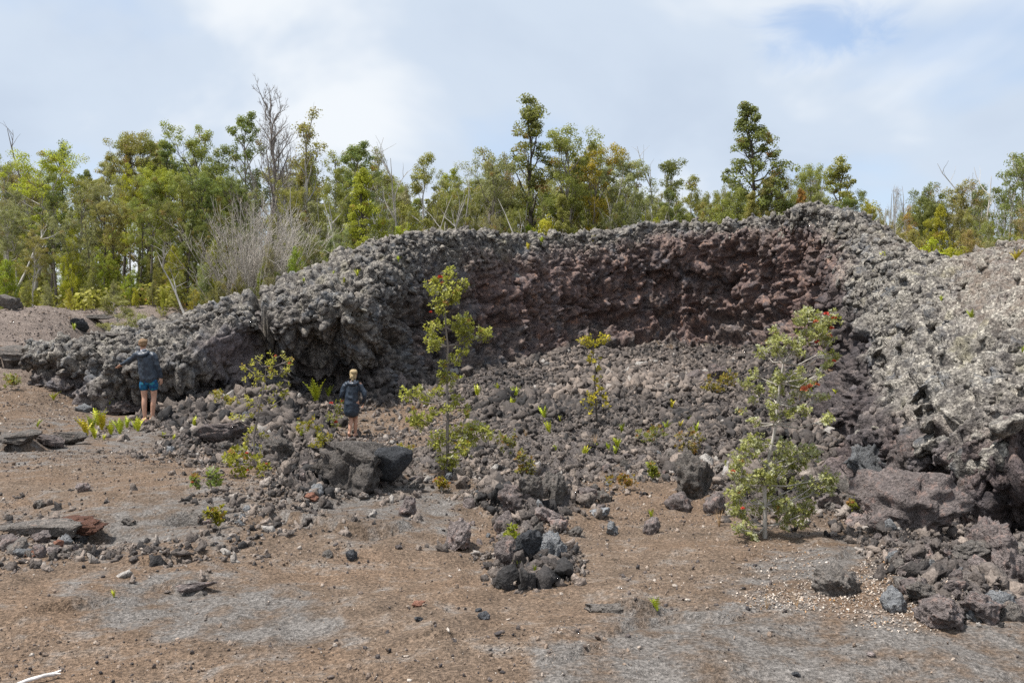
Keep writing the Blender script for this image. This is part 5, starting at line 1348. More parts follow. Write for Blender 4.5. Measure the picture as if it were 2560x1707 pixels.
# thin sapling at left
shrub('sapling', 'thin open yellow-green sapling in front of the dark overhang, right of the man', [Z4(*q)[:2] for q in ((1690, 1260), (1650, 1050), (1690, 900), (1720, 740), (1740, 560))],
      [Z4(*q) for q in ((1580, 560, 45), (1650, 530, 50), (1640, 620, 60), (1800, 510, 50), (1870, 540, 45), (1760, 590, 50), (1830, 610, 45), (1700, 690, 55), (1890, 590, 28), (1860, 700, 50), (1780, 780, 50), (1620, 790, 45), (1680, 830, 50), (1880, 770, 35), (1530, 910, 45), (1600, 900, 45), (1650, 960, 45), (1590, 1040, 35), (1700, 1010, 35), (1660, 1100, 40), (1700, 1180, 40))],
      foot_y(645, 1180), (0.40, 0.37, 0.08), 902, 0.042, 10, 0.34, 0.14, 0.10, [(*Z4(1800, 495)[:2], 5, 'orange'), (*Z4(1890, 545)[:2], 5, 'orange')], 'grey', 0.018, twig=5)
shrub('shrub', 'low bright shrub with small red tips at the foot of the thin sapling', [Z4(*q)[:2] for q in ((1560, 1290), (1550, 1200), (1540, 1140))],
      [Z4(*q) for q in ((1470, 1180, 45), (1520, 1200, 55), (1570, 1210, 50), (1620, 1170, 40), (1690, 1270, 35), (1740, 1215, 35), (1500, 1120, 25), (1600, 1140, 30))], foot_y(596, 1192), (0.26, 0.25, 0.03), 903, 0.05, 12, 0.8, 0.20, 0.05,
      [(*Z4(1525, 1130)[:2], 6, 'red'), (*Z4(1612, 1130)[:2], 6, 'red'), (*Z4(1740, 1200)[:2], 5, 'orange'), (*Z4(1620, 1240)[:2], 4, 'red')], 'pale', 0.012)
shrub('shrub', 'small green shrub with a bare stem beside the pit', [Z4(*q)[:2] for q in ((1385, 1560), (1380, 1420), (1375, 1300))],
      [Z4(*q) for q in ((1270, 1310, 30), (1280, 1330, 28), (1370, 1300, 40), (1390, 1270, 35), (1375, 1345, 35), (1420, 1310, 25))], foot_y(530, 1297), (0.15, 0.20, 0.05), 904, 0.045, 11, 0.7, 0.12, 0.05, [(*Z4(1255, 1320)[:2], 5, 'orange')], 'grey', 0.009)
# small sapling by the back slope
shrub('sapling', 'small golden sapling with a flat top before the back wall', [Z5(*q)[:2] for q in ((2070, 1310), (2060, 1150), (2055, 950), (2050, 770))],
      [Z5(*q) for q in ((1985, 775, 35), (2030, 765, 42), (2080, 750, 42), (2120, 750, 38), (2060, 800, 45), (2050, 870, 38), (2060, 940, 26), (2070, 1000, 34), (2090, 1070, 36), (2050, 1110, 36), (2110, 1110, 26), (2000, 1170, 36), (2060, 1190, 36), (2120, 1180, 26), (2010, 1210, 26))],
      foot_y(1492, 1058), (0.44, 0.36, 0.04), 905, 0.055, 11, 0.55, 0.03, 0.04, (), 'dark', 0.022)
# the flowering shrub at right
shrub('shrub', 'large flowering shrub with silvery buds and red blossoms beside the right wall', [Z8(1160, 450)[:2], Z8(1165, 250)[:2], Z8(1175, 100)[:2], Z6(740, 1270)[:2], Z6(750, 1100)[:2], Z6(800, 900)[:2], Z6(870, 780)[:2], Z6(930, 640)[:2]],
      [Z6(*q) for q in ((960, 565, 55), (880, 600, 55), (1000, 620, 70), (1080, 620, 45), (1110, 640, 35), (1040, 700, 65), (930, 660, 55), (860, 640, 38), (760, 740, 65), (700, 780, 55), (820, 780, 65), (880, 750, 55), (770, 830, 45), (860, 850, 45), (1060, 760, 45), (680, 820, 36), (1080, 880, 45), (1040, 910, 36), (1120, 860, 26),
       (630, 990, 34), (560, 1050, 40), (640, 1080, 40), (700, 1100, 45), (690, 1180, 40), (930, 1050, 55), (900, 1090, 50), (1000, 1060, 35), (970, 1140, 45), (1030, 1130, 35), (820, 1160, 30), (740, 1000, 35), (780, 950, 35), (720, 1050, 38), (780, 1090, 38), (840, 1010, 32), (800, 1230, 48), (700, 1250, 48), (900, 1210, 42), (620, 1150, 34), (860, 960, 34), (960, 980, 28), (560, 1290, 40), (1000, 1260, 40), (520, 1210, 25))]
      + [Z8(*q) for q in ((1020, 90, 28), (1100, 30, 45), (1160, 20, 45), (1260, 20, 52), (1330, 40, 45), (1030, 150, 45), (1080, 110, 52), (1130, 150, 52), (1200, 120, 52), (1270, 90, 55), (1340, 110, 48), (1400, 60, 38), (1430, 120, 38), (1450, 160, 28), (1400, 180, 48), (1340, 190, 55), (1270, 180, 55), (1200, 210, 52),
       (1130, 220, 52), (1060, 230, 52), (1010, 230, 36), (1030, 300, 46), (1080, 320, 46), (1150, 300, 52), (1220, 300, 52), (1290, 290, 52), (1350, 290, 38), (1320, 340, 44), (1250, 370, 42), (1080, 390, 44), (1020, 370, 36), (1110, 420, 26), (1220, 250, 52), (1380, 250, 44))],
      foot_y(1912, 1345), (0.34, 0.345, 0.13), 906, 0.029, 13, 1.0, 0.05, 0.55,
      [(*Z6(1060, 590)[:2], 10, 'red'), (*Z6(1110, 620)[:2], 11, 'red'), (*Z6(990, 640)[:2], 9, 'orange'), (*Z6(1095, 680)[:2], 8, 'red'), (*Z6(990, 740)[:2], 9, 'orange'), (*Z6(1000, 770)[:2], 8, 'red'), (*Z6(1080, 730)[:2], 9, 'orange'), (*Z6(915, 1080)[:2], 13, 'orange'), (*Z6(950, 1065)[:2], 12, 'orange'),
       (*Z6(1000, 1050)[:2], 9, 'orange'), (*Z6(1110, 895)[:2], 7, 'red'), (*Z8(1015, 135)[:2], 10, 'red'), (*Z8(1060, 300)[:2], 7, 'red')], 'pale', 0.022, 0.9, twig=8)
# little shrubs
def little(u, v, h, w, tint, label, seed, redp=0.3, flowers=()):
    y = foot_y(u, v); rg = np.random.default_rng(seed)
    cl = [(u + rg.normal(0, w * 0.3), v - h * rg.uniform(0.3, 1.0), w * rg.uniform(0.16, 0.26)) for _ in range(9)]
    return shrub('small_shrub', label, [(u, v + 4), (u + 2, v - h * 0.5), (u - 1, v - h * 0.9)], cl, y, tint, seed, 0.038 if y < 14 else 0.05, 10, 0.5, redp, 0.05, flowers, 'pale', 0.008, cat='shrub', group='little shrubs on the lava')
little(838, 1085, 78, 42, (0.20, 0.21, 0.04), 'small red-flowered shrub at the left of the walking woman', 921, 0.1, [(828, 1008, 7, 'red'), (840, 1055, 7, 'red'), (856, 1003, 6, 'orange')])
little(1310, 1195, 66, 60, (0.22, 0.19, 0.05), 'small shrub with reddish leaves behind the middle rock heap', 922, 0.4, [(1318, 1178, 4, 'orange')])
little(1280, 1145, 60, 60, (0.20, 0.19, 0.05), 'small rusty shrub right of the foot of the tall sapling', 923, 0.35)
little(1558, 1225, 30, 40, (0.28, 0.17, 0.05), 'tiny red-leaved seedling among the rocks right of the heap', 924, 0.9)
little(1633, 1205, 42, 24, (0.20, 0.22, 0.03), 'tiny upright green seedling right of the red-leaved seedling', 925, 0.2)
little(1640, 1110, 60, 60, (0.20, 0.21, 0.05), 'small loose shrub in the crater left of the flowering shrub', 926, 0.3)
little(1720, 1142, 60, 70, (0.26, 0.20, 0.06), 'small pale shrub with pink tips near the flowering shrub', 927, 0.6)
little(2160, 1292, 66, 56, (0.22, 0.23, 0.04), 'red-tipped upright shrub at the foot of the right mound', 928, 0.5)
little(535, 1325, 46, 36, (0.26, 0.23, 0.03), 'tiny yellow shrub growing from the pit', 929, 0.2)
little(555, 1030, 50, 60, (0.34, 0.29, 0.06), 'small yellowish shrub on the rubble right of the man', 930, 0.3)
little(28, 975, 36, 50, (0.20, 0.21, 0.05), 'small plant with one red flower at the left edge', 931, 0.1, [(28, 957, 9, 'red')])
little(1105, 1230, 28, 22, (0.27, 0.20, 0.03), 'tiny orange seedling right of the boulder', 932, 0.5)
little(1275, 1370, 44, 34, (0.24, 0.26, 0.03), 'tiny green shrub on the rocks of the middle heap', 933, 0.1)
little(1800, 985, 44, 70, (0.27, 0.21, 0.04), 'low golden shrub on the rubble slope behind the flowering shrub', 934, 0.4)
little(770, 1100, 46, 60, (0.28, 0.24, 0.03), 'low yellow shrub above the left end of the boulder', 935, 0.1)
little(805, 1130, 44, 40, (0.28, 0.24, 0.03), 'tuft of yellow shrub growing on top of the boulder', 936, 0.2)
little(1015, 1160, 50, 36, (0.26, 0.22, 0.03), 'tiny yellow shrub at the right side of the boulder', 937, 0.2)

# ---------------------------------------------------------------- ferns and grass
def fern_mesh(seed, n=7, spread=0.45, pinna=True, thin=0.19):
    """a clump of narrow fronds, 1 m tall"""
    rng = np.random.default_rng(seed); V, F = [], []
    for _ in range(n):
        az = rng.uniform(0, 6.28); L = rng.uniform(0.6, 1.05); out = rng.uniform(0.1, spread); m = 9
        t = np.linspace(0, 1, m)
        d = np.array([math.cos(az), math.sin(az), 0]); s = np.array([-math.sin(az), math.cos(az), 0])
        mid = np.outer(t * L * (1 - 0.15 * out), [0, 0, 1]) + np.outer(out * t ** 1.8 * L, d)
        w = thin * L * np.sin(math.pi * np.clip(t * 0.93 + 0.05, 0, 1)) ** 0.7
        face = math.cos(rng.uniform(0, 6.28)); s = s * abs(face) + d * math.sqrt(1 - face * face) * 0.6
        if not pinna:
            a = mid - s * (w * 0.15)[:, None]; b = mid + s * (w * 0.15)[:, None]; base = sum(map(len, V))
            V.append(np.stack([a, b], 1).reshape(-1, 3)); F += [[base + 2 * i, base + 2 * i + 1, base + 2 * i + 3, base + 2 * i + 2] for i in range(m - 1)]
        else:
            base = sum(map(len, V)); pts = []
            for i in range(1, m):
                a, b = mid[i - 1], mid[i]
                for sg in (-1, 1):
                    tip = (a * 0.35 + b * 0.65) + s * sg * w[i] + np.array([0, 0, 0.035]) 
                    k = base + len(pts); pts += [a, b, tip + rng.normal(0, 0.006, 3)]; F.append([k, k + 1, k + 2])
            V.append(np.array(pts))
    V = np.concatenate(V)
    return V, F
FERN = []
for k in range(6):
    V, F = fern_mesh(700 + k, 9 + k % 4, 0.35 + 0.15 * (k % 3)); FERN.append(mesh_from('fronds', V, F, M_FERN, False))
GRASS = []
for k in range(3):
    V, F = fern_mesh(730 + k, 34, 0.55, False, 0.05); GRASS.append(mesh_from('blades', V, F, M_FERN, False))
fr = random.Random(9)
ferns = [(*Z4(x, y_)[:2], h * 0.3827) for x, y_, h in ((565, 1020, 100), (640, 950, 85), (620, 1035, 65), (725, 1010, 65), (770, 985, 60), (830, 965, 55), (880, 975, 45), (680, 1045, 30), (715, 815, 45), (485, 325, 35), (350, 785, 45), (245, 962, 40), (1270, 955, 50), (1300, 962, 45), (1515, 835, 65), (590, 960, 60), (2065, 795, 110), (2145, 765, 60), (1135, 1045, 30), (1070, 1030, 30))]
ferns += [(*Z5(x, y_)[:2], h * 0.3827) for x, y_, h in ((235, 1160, 50), (1180, 1040, 45), (1420, 1085, 35), (1540, 1132, 55), (1515, 1215, 65), (1725, 1275, 65), (1755, 1375, 70), (2235, 1365, 55), (1290, 1125, 60), (2205, 1465, 60), (1995, 1515, 55), (140, 1390, 45), (1800, 1485, 35), (2145, 1490, 50), (2060, 1470, 40), (1490, 1230, 40), (505, 340, 36), (420, 385, 30), (155, 388, 30), (770, 252, 34), (350, 335, 26), (1705, 135, 42), (1620, 165, 36), (1965, 115, 30), (2045, 118, 36), (2190, 1500, 40), (1830, 1290, 30))]
ferns += [(*Z6(x, y_)[:2], h * 0.3827) for x, y_, h in ((1435, 258, 62), (2010, 625, 55), (2300, 245, 66), (100, 1340, 45), (50, 1200, 40), (210, 1370, 60), (15, 1350, 50), (1810, 500, 26), (2340, 840, 40), (1120, 1110, 28), (165, 1290, 30))]
ferns += [(*Z8(x, y_)[:2], h * 0.5442) for x, y_, h in ((662, 775, 58), (640, 905 - 560, 36), (105, 595, 30), (20, 575, 30), (335, 65, 36), (485, 25, 36))]
ferns += [(285, 1492, 14), (255, 1075, 36), (300, 1085, 30), (232, 1080, 34), (345, 1078, 26)]
placed = []
for u, v, h in ferns:
    q = hit(u, v)
    if q is None: continue
    s = h / FPX * q[0].y * 1.45
    e = ob('fern', None, None, q[0] + Vector((0, 0, 0.0)), (0, 0, fr.uniform(0, 6.28)), (s * 1.25, s * 1.25, s))
    c = fr.choice([(0.46, 0.48, 0.035), (0.40, 0.46, 0.04), (0.52, 0.44, 0.035), (0.36, 0.42, 0.04)])
    ob('fronds', fr.choice(FERN), e, color=c)
    placed.append((u, v, e, q[2], q[0]))
def where(u, v, kind, pt):
    if kind == 'rampart': return ('on the right mound' if u > 2080 else 'on the crest of the left rampart' if u < 1150 else 'on the crest of the back wall')
    if v > 1400: return 'in the foreground'
    if u < 420: return 'near the feet of the man'
    if u < 960: return 'on the rubble near the woman'
    return 'on the crater floor'
fg = {}
for u, v, e, kd, pt in placed: fg.setdefault(where(u, v, kd, pt), []).append((u, v, e))
for w, rs in fg.items():
    rs.sort(key=lambda r: r[0])
    for i, r in enumerate(rs):
        tag(r[2], f'small yellow-green fern {w}' + (f', {nth(i + 1)} from the left' if len(rs) > 1 else ''), 'fern', 'ferns on the lava')
for i, (u, v, h, lab) in enumerate(((*Z8(1170, 762)[:2], 44, 'dry tan grass tuft, the smaller of two in the pale litter'), (*Z8(1308, 755)[:2], 60, 'dry tan grass tuft, the taller of two in the pale litter'), (*Z5(1605, 1395)[:2], 30, 'dry pinkish grass tuft on the crater floor'),
        (*Z5(1285, 1185)[:2], 30, 'dry reddish grass tuft right of the tall sapling'), (*Z8(950, 385)[:2], 60, 'dry brown grass at the left side of the flowering shrub'), (*Z5(2060, 1440)[:2], 34, 'dry reddish grass tuft below the golden sapling'), (*Z8(1095, 755)[:2], 22, 'low dry grass tuft at the left end of the litter'))):
    q = hit(u, v); s = h / FPX * q[0].y
    e = ob('grass_tuft', None, None, q[0] - Vector((0, 0, 0.02)), (0, 0, i), (s, s, s)); ob('blades', GRASS[i % 3], e, color=(0.42, 0.28, 0.15))
    tag(e, lab, 'grass', 'dry grass tufts')
# bleached stick
q = hit(92, 1704)
o = ob('stick', None, None, q[0] + Vector((0, 0, 0.012)), (0, 0, 0), (1, 1, 1)); tag(o, 'white bleached stick lying in the bottom left corner', 'stick')
W = Wood(); W.add(np.array([(-0.085, -0.11, 0.0), (-0.03, -0.04, 0.012), (0.03, 0.02, 0.015), (0.075, 0.055, 0.012)]), 0.009, 0.011, 7); W.add(np.array([(0.06, 0.045, 0.014), (0.085, 0.075, 0.02)]), 0.008, 0.005, 6); W.add(np.array([(0.06, 0.045, 0.014), (0.10, 0.045, 0.014)]), 0.008, 0.004, 6)
ob('wood', W.mesh('wood'), o, color=(0.75, 0.71, 0.68))

# ================================================================ people
def mat_jacket():
    t = NT('navy_shell'); o = t.coord('Object')
    n = t.noise(o, 6.0, 3, 0.6, 0.6)
    c = t.ramp(n, [(0.3, (0.020, 0.030, 0.046)), (0.7, (0.034, 0.048, 0.070))])
    return t.finish(c, 0.40, t.bump(t.noise(t.coord('Object', (1, 1, 0.45)), 9.0, 3, 0.6, 1.2), 0.5, 0.05), 0.45)
def mat_shorts():
    t = NT('blue_patterned_cotton'); o = t.coord('Object')
    c = t.ramp(t.voro(o, 16.0, out='Distance'), [(0.15, (0.02, 0.14, 0.28)), (0.5, (0.012, 0.075, 0.17)), (0.8, (0.015, 0.04, 0.11))])
    c = t.mix(t.ramp(t.noise(o, 14.0, 3), [(0.55, 0.0), (0.62, 0.8)]), c, (0.03, 0.20, 0.22))
    return t.finish(c, 0.8, t.bump(t.noise(o, 12.0, 3), 0.4, 0.02), 0.2)
M_SKIN = NT('skin'); _sc = M_SKIN.ramp(M_SKIN.noise(M_SKIN.coord('Object'), 12.0, 3), [(0.3, (0.46, 0.255, 0.175)), (0.7, (0.56, 0.33, 0.235))])
M_SKIN = M_SKIN.finish(_sc, 0.55, None, 0.35)
M_JACKET, M_SHORTS = mat_jacket(), mat_shorts()
def mat_hair(name, lo, hi):
    t = NT(name); n = t.noise(t.coord('Object', (1, 1, 0.12)), 75.0, 3, 0.7, 0.4)
    return t.finish(t.ramp(n, [(0.32, lo), (0.66, hi)]), 0.5, t.bump(n, 1.0, 0.02), 0.35)
M_HAIR1 = mat_hair('sandy_hair', (0.15, 0.090, 0.045), (0.36, 0.225, 0.12))
M_HAIR2 = mat_hair('blond_hair', (0.24, 0.16, 0.07), (0.60, 0.46, 0.26))
M_SANDAL = mat_plain('pink_rubber', (0.60, 0.40, 0.36), (0.72, 0.52, 0.47), 20.0, 0.7)
M_SHIRT = mat_plain('pale_collar', (0.45, 0.47, 0.52), (0.6, 0.62, 0.66), 20.0, 0.8)
M_EYE = mat_plain('eye', (0.5, 0.5, 0.48), (0.7, 0.7, 0.68), 80.0, 0.3)

class Body:
    """union of tapered limbs and ellipsoids, fused afterwards into one skin by a voxel remesh"""
    def __init__(self): self.v, self.f, self.n = [], [], 0
    def limb(self, pts, rx, ry=None, sides=14):
        ry = rx if ry is None else ry
        pts = np.asarray(pts, float); m = 5 * (len(pts) - 1) + 1
        t = np.linspace(0, len(pts) - 1, m); path = catmull(pts, t); a = np.interp(t, np.arange(len(pts)), rx); b = np.interp(t, np.arange(len(pts)), ry)
        # rounded ends
        tan = np.gradient(path, axis=0); tan /= np.linalg.norm(tan, axis=1, keepdims=True)
        for end in (0, -1):
            sg = -1 if end == 0 else 1; k = min(a[end], b[end])
            ex = [path[end] + tan[end] * sg * k * s for s in (0.5, 0.85, 0.99)]; fa = (0.866, 0.52, 0.14)
            if end == 0:
                path = np.concatenate([ex[::-1], path]); a = np.concatenate([[a[0] * q for q in fa[::-1]], a]); b = np.concatenate([[b[0] * q for q in fa[::-1]], b]); tan = np.concatenate([np.repeat(tan[:1], 3, 0), tan])
            else:
                path = np.concatenate([path, ex]); a = np.concatenate([a, [a[-1] * q for q in fa]]); b = np.concatenate([b, [b[-1] * q for q in fa]]); tan = np.concatenate([tan, np.repeat(tan[-1:], 3, 0)])
        fwd = np.array([0.0, 1.0, 0.0]); x = np.cross(tan, fwd); bad = np.linalg.norm(x, axis=1) < 0.2; x[bad] = np.cross(tan[bad], [0, 0, 1.0]); x /= np.linalg.norm(x, axis=1, keepdims=True)
        y = np.cross(x, tan)
        an = np.arange(sides) / sides * 2 * math.pi
        ring = path[:, None] + np.cos(an)[None, :, None] * x[:, None] * a[:, None, None] + np.sin(an)[None, :, None] * y[:, None] * b[:, None, None]
        M = len(path); i = np.arange(M * sides).reshape(M, sides)
        f = np.stack([i[:-1], np.roll(i[:-1], -1, 1), np.roll(i[1:], -1, 1), i[1:]], -1).reshape(-1, 4)
        self.v.append(ring.reshape(-1, 3)); self.f += (f + self.n).tolist()
        self.f += [(i[0][::-1] + self.n).tolist(), (i[-1] + self.n).tolist()]; self.n += M * sides
    def ball(self, c, r, rot=0.0):
        v, f = ICO[3]; v = v * np.asarray(r, float)
        if rot: v = v @ np.array([[math.cos(rot), math.sin(rot), 0], [-math.sin(rot), math.cos(rot), 0], [0, 0, 1]])
        self.v.append(v + np.asarray(c, float)); self.f += (f + self.n).tolist(); self.n += len(v)
    def build(self, name, mat, voxel=0.008, smooth_it=4, fold=0.0, seed=0, parent=None, cut=None, loc=(0, 0, 0), rz=0.0):
        me = mesh_from('tmp', np.concatenate(self.v), self.f, mat)
        t = bpy.data.objects.new('tmp', me); COL.objects.link(t)
        m = t.modifiers.new('r', 'REMESH'); m.mode = 'VOXEL'; m.voxel_size = voxel; m.use_smooth_shade = True
        s = t.modifiers.new('s', 'SMOOTH'); s.iterations = smooth_it; s.factor = 0.5
        dg = bpy.context.evaluated_depsgraph_get(); out = bpy.data.meshes.new_from_object(t.evaluated_get(dg))
        bpy.data.objects.remove(t)
        n = len(out.vertices); co = np.empty(n * 3, np.float32); out.vertices.foreach_get('co', co); co = co.reshape(-1, 3)
        if fold:
            no = np.empty(n * 3, np.float32); out.vertices.foreach_get('normal', no); no = no.reshape(-1, 3)
            w = ridged(co * np.array([5.0, 5.0, 3.2], np.float32) + seed, 2, seed) * fold + vnoise(co * 16 + seed, seed) * fold * 0.35
            co = co + no * w[:, None]
            out.vertices.foreach_set('co', co.ravel())
        out.materials.clear(); out.materials.append(mat)
        out.polygons.foreach_set('use_smooth', np.ones(len(out.polygons), bool)); out.update(); out.name = name
        return ob(name, out, parent, loc, (0, 0, rz))

def add_hand(B, wrist, d, palm_n, size=1.0, curl=0.35, thumb_side=1):
    """palm, four unequal bent fingers and a thumb leaving the side of the palm"""
    d = np.array(d, float); d /= np.linalg.norm(d); nrm = np.array(palm_n, float); nrm -= d * (nrm @ d); nrm /= np.linalg.norm(nrm); s = np.cross(d, nrm) * thumb_side
    wrist = np.array(wrist, float); S = size
    for k in (-1.0, -0.33, 0.33, 1.0): B.limb([wrist + s * k * 0.014 * S, wrist + d * 0.045 * S + s * k * 0.026 * S, wrist + d * 0.085 * S + s * k * 0.030 * S], [0.016 * S, 0.015 * S, 0.012 * S], sides=8)
    for k, L in ((1.0, 0.072), (0.36, 0.082), (-0.32, 0.076), (-1.0, 0.060)):
        a = wrist + d * 0.086 * S + s * k * 0.031 * S; sp = d + s * k * 0.16
        b = a + sp * L * 0.45 * S + nrm * curl * 0.012; c = b + (sp + nrm * curl * 0.8) * L * 0.32 * S; e = c + (sp * 0.8 + nrm * curl * 1.6) * L * 0.25 * S
        B.limb([a, b, c, e], [0.0098 * S, 0.0092 * S, 0.0085 * S, 0.0075 * S], sides=8)
    a = wrist + d * 0.025 * S + s * 0.026 * S
    B.limb([a, a + (d * 0.5 + s * 0.8) * 0.04 * S, a + (d * 0.85 + s * 0.9) * 0.068 * S], [0.014 * S, 0.0115 * S, 0.009 * S], sides=8)
def add_head(B, c, turn=0.0, sz=1.0):
    """skull, jaw, nose, ears; faces +Y turned by angle"""
    cs, sn = math.cos(turn), math.sin(turn)
    at = lambda x, y, z: np.array(c) + np.array([x * cs - y * sn, x * sn + y * cs, z]) * sz
    B.ball(at(0, -0.012, 0.018), np.array([0.076, 0.096, 0.100]) * sz, -turn); B.ball(at(0, 0.030, -0.055), np.array([0.058, 0.062, 0.066]) * sz, -turn)
    B.limb([at(0, 0.085, 0.012), at(0, 0.104, -0.020)], [0.010 * sz, 0.014 * sz], sides=8)
    B.limb([at(-0.02, 0.082, -0.062), at(0.02, 0.082, -0.062)], [0.010 * sz, 0.010 * sz], sides=8)
    B.limb([at(-0.035, 0.074, 0.026), at(0.035, 0.074, 0.026)], [0.014 * sz, 0.014 * sz], sides=8)
    for s in (-1, 1): B.ball(at(s * 0.078, -0.010, -0.008), np.array([0.011, 0.019, 0.031]) * sz, -turn)
    return at

# ---- the man
mp = hit(372, 1057)[0]
B = Body()
B.limb([(-0.09, 0, 0.92), (-0.105, 0.005, 0.72), (-0.10, 0.012, 0.52), (-0.092, -0.012, 0.36), (-0.082, -0.006, 0.10)], [0.088, 0.076, 0.055, 0.056, 0.036])
B.limb([(0.09, 0, 0.92), (0.105, 0.005, 0.72), (0.108, 0.012, 0.52), (0.10, -0.012, 0.36), (0.088, -0.006, 0.10)], [0.088, 0.076, 0.055, 0.056, 0.036])
for s, x in ((-1, -0.082), (1, 0.088)):
    d = np.array([s * 0.62, 0.78, 0]); f0 = np.array([x, 0, 0.0])
    B.limb([f0 - d * 0.055 + [0, 0, 0.045], f0 + d * 0.06 + [0, 0, 0.05], f0 + d * 0.15 + [0, 0, 0.035]], [0.034, 0.040, 0.030], [0.030, 0.032, 0.018])
    sd = np.array([d[1], -d[0], 0])
    for q, L in ((-0.030 * s, 0.045), (-0.014 * s, 0.04), (0.001, 0.037), (0.015, 0.032), (0.028, 0.026)):
        a = f0 + d * 0.155 - sd * q * 1.0 + [0, 0, 0.030]; B.limb([a, a + d * L], [0.010, 0.008], sides=8)
B.limb([(0, 0, 0.90), (-0.03, 0, 1.15), (-0.09, 0, 1.42)], [0.15, 0.14, 0.17], [0.10, 0.10, 0.10])
B.limb([(-0.115, 0.005, 1.46), (-0.133, 0.012, 1.62)], [0.060, 0.054])
at = add_head(B, (-0.137, 0.02, 1.70), 0.35, 1.0)
B.limb([(-0.27, 0.0, 1.46), (-0.46, 0.06, 1.325), (-0.665, 0.14, 1.245)], [0.050, 0.042, 0.028]); B.limb([(0.10, 0, 1.46), (0.19, -0.01, 1.21), (0.243, 0.05, 0.95)], [0.050, 0.042, 0.028])
add_hand(B, (-0.665, 0.14, 1.245), (-0.75, 0.15, -0.55), (-0.3, 0.2, 0.9), 1.0, 0.25, 1)
add_hand(B, (0.243, 0.05, 0.955), (0.12, 0.10, -1.0), (-0.9, 0.3, 0), 1.0, 0.8, -1)
man = B.build('person', M_SKIN, 0.0095, 2, loc=(mp.x, mp.y, mp.z + 0.04))
tag(man, 'standing man in navy hooded jacket and blue patterned shorts, left arm held out', 'person')
B = Body()   # jacket
B.limb([(0.005, 0, 0.925), (-0.02, 0, 1.08), (-0.055, 0, 1.28), (-0.085, 0, 1.42), (-0.10, 0, 1.485)], [0.196, 0.192, 0.196, 0.178, 0.095], [0.135, 0.130, 0.135, 0.118, 0.080], 22)
B.limb([(-0.23, 0, 1.45), (-0.30, 0.01, 1.425), (-0.46, 0.06, 1.325), (-0.56, 0.10, 1.285), (-0.655, 0.135, 1.25)], [0.082, 0.080, 0.066, 0.060, 0.048]); B.limb([(0.05, 0, 1.45), (0.115, 0, 1.40), (0.19, -0.01, 1.21), (0.22, 0.02, 1.08), (0.24, 0.05, 0.975)], [0.082, 0.080, 0.066, 0.058, 0.046])
jk = B.build('jacket', M_JACKET, 0.012, 2, 0.018, 5, man)
B = Body()   # hood lying on the back
B.limb([(-0.215, -0.035, 1.525), (-0.19, -0.10, 1.478), (-0.105, -0.135, 1.445), (-0.02, -0.10, 1.478), (0.005, -0.03, 1.525)], [0.040, 0.046, 0.052, 0.046, 0.040])
B.ball((-0.11, -0.075, 1.49), (0.10, 0.065, 0.055))
B.build('hood', M_JACKET, 0.011, 2, 0.006, 8, jk)
B = Body(); B.limb([(-0.113, 0.0, 1.515), (-0.122, 0.006, 1.555)], [0.068, 0.060]); B.build('collar', M_SHIRT, 0.009, 2, 0, 0, man)
B = Body()   # shorts
B.limb([(0.0, 0, 0.98), (0.0, 0, 0.88)], [0.165, 0.168], [0.115, 0.118], 20)
for s in (-1, 1): B.limb([(s * 0.085, 0, 0.90), (s * 0.103, 0.003, 0.80), (s * 0.108, 0.006, 0.735)], [0.100, 0.099, 0.098])
B.build('shorts', M_SHORTS, 0.010, 3, 0.006, 15, man)
B = Body()   # hair
for (x, y, z, r) in ((0, -0.028, 0.035, (0.090, 0.092, 0.078)), (0, -0.050, -0.015, (0.084, 0.066, 0.070)), (0.02, 0.02, 0.075, (0.066, 0.070, 0.034)), (-0.03, 0.03, 0.07, (0.05, 0.055, 0.034))): B.ball(at(x, y, z), r, -0.35)
B.build('hair', M_HAIR1, 0.007, 1, 0.016, 25, man)
for s in (-1, 1):
    b2 = Body(); b2.ball(at(s * 0.030, 0.078, 0.008), (0.012, 0.012, 0.010)); ob('eye', mesh_from('eye', b2.v[0], b2.f, M_EYE), man)
for s, x in ((-1, -0.082), (1, 0.088)):
    d = np.array([s * 0.62, 0.78, 0]); f0 = np.array([x, 0, 0.0]); b2 = Body()
    b2.limb([f0 - d * 0.075 + [0, 0, 0.010], f0 + d * 0.03 + [0, 0, 0.010], f0 + d * 0.14 + [0, 0, 0.010], f0 + d * 0.20 + [0, 0, 0.010]], [0.038, 0.036, 0.046, 0.034], [0.012] * 4)
    sd = np.array([d[1], -d[0], 0]); b2.limb([f0 + d * 0.05 - sd * 0.045 + [0, 0, 0.02], f0 + d * 0.12 + [0, 0, 0.075], f0 + d * 0.05 + sd * 0.045 + [0, 0, 0.02]], [0.008] * 3, sides=8)
    b2.build('sandal', M_SANDAL, 0.007, 1, 0, 0, man)

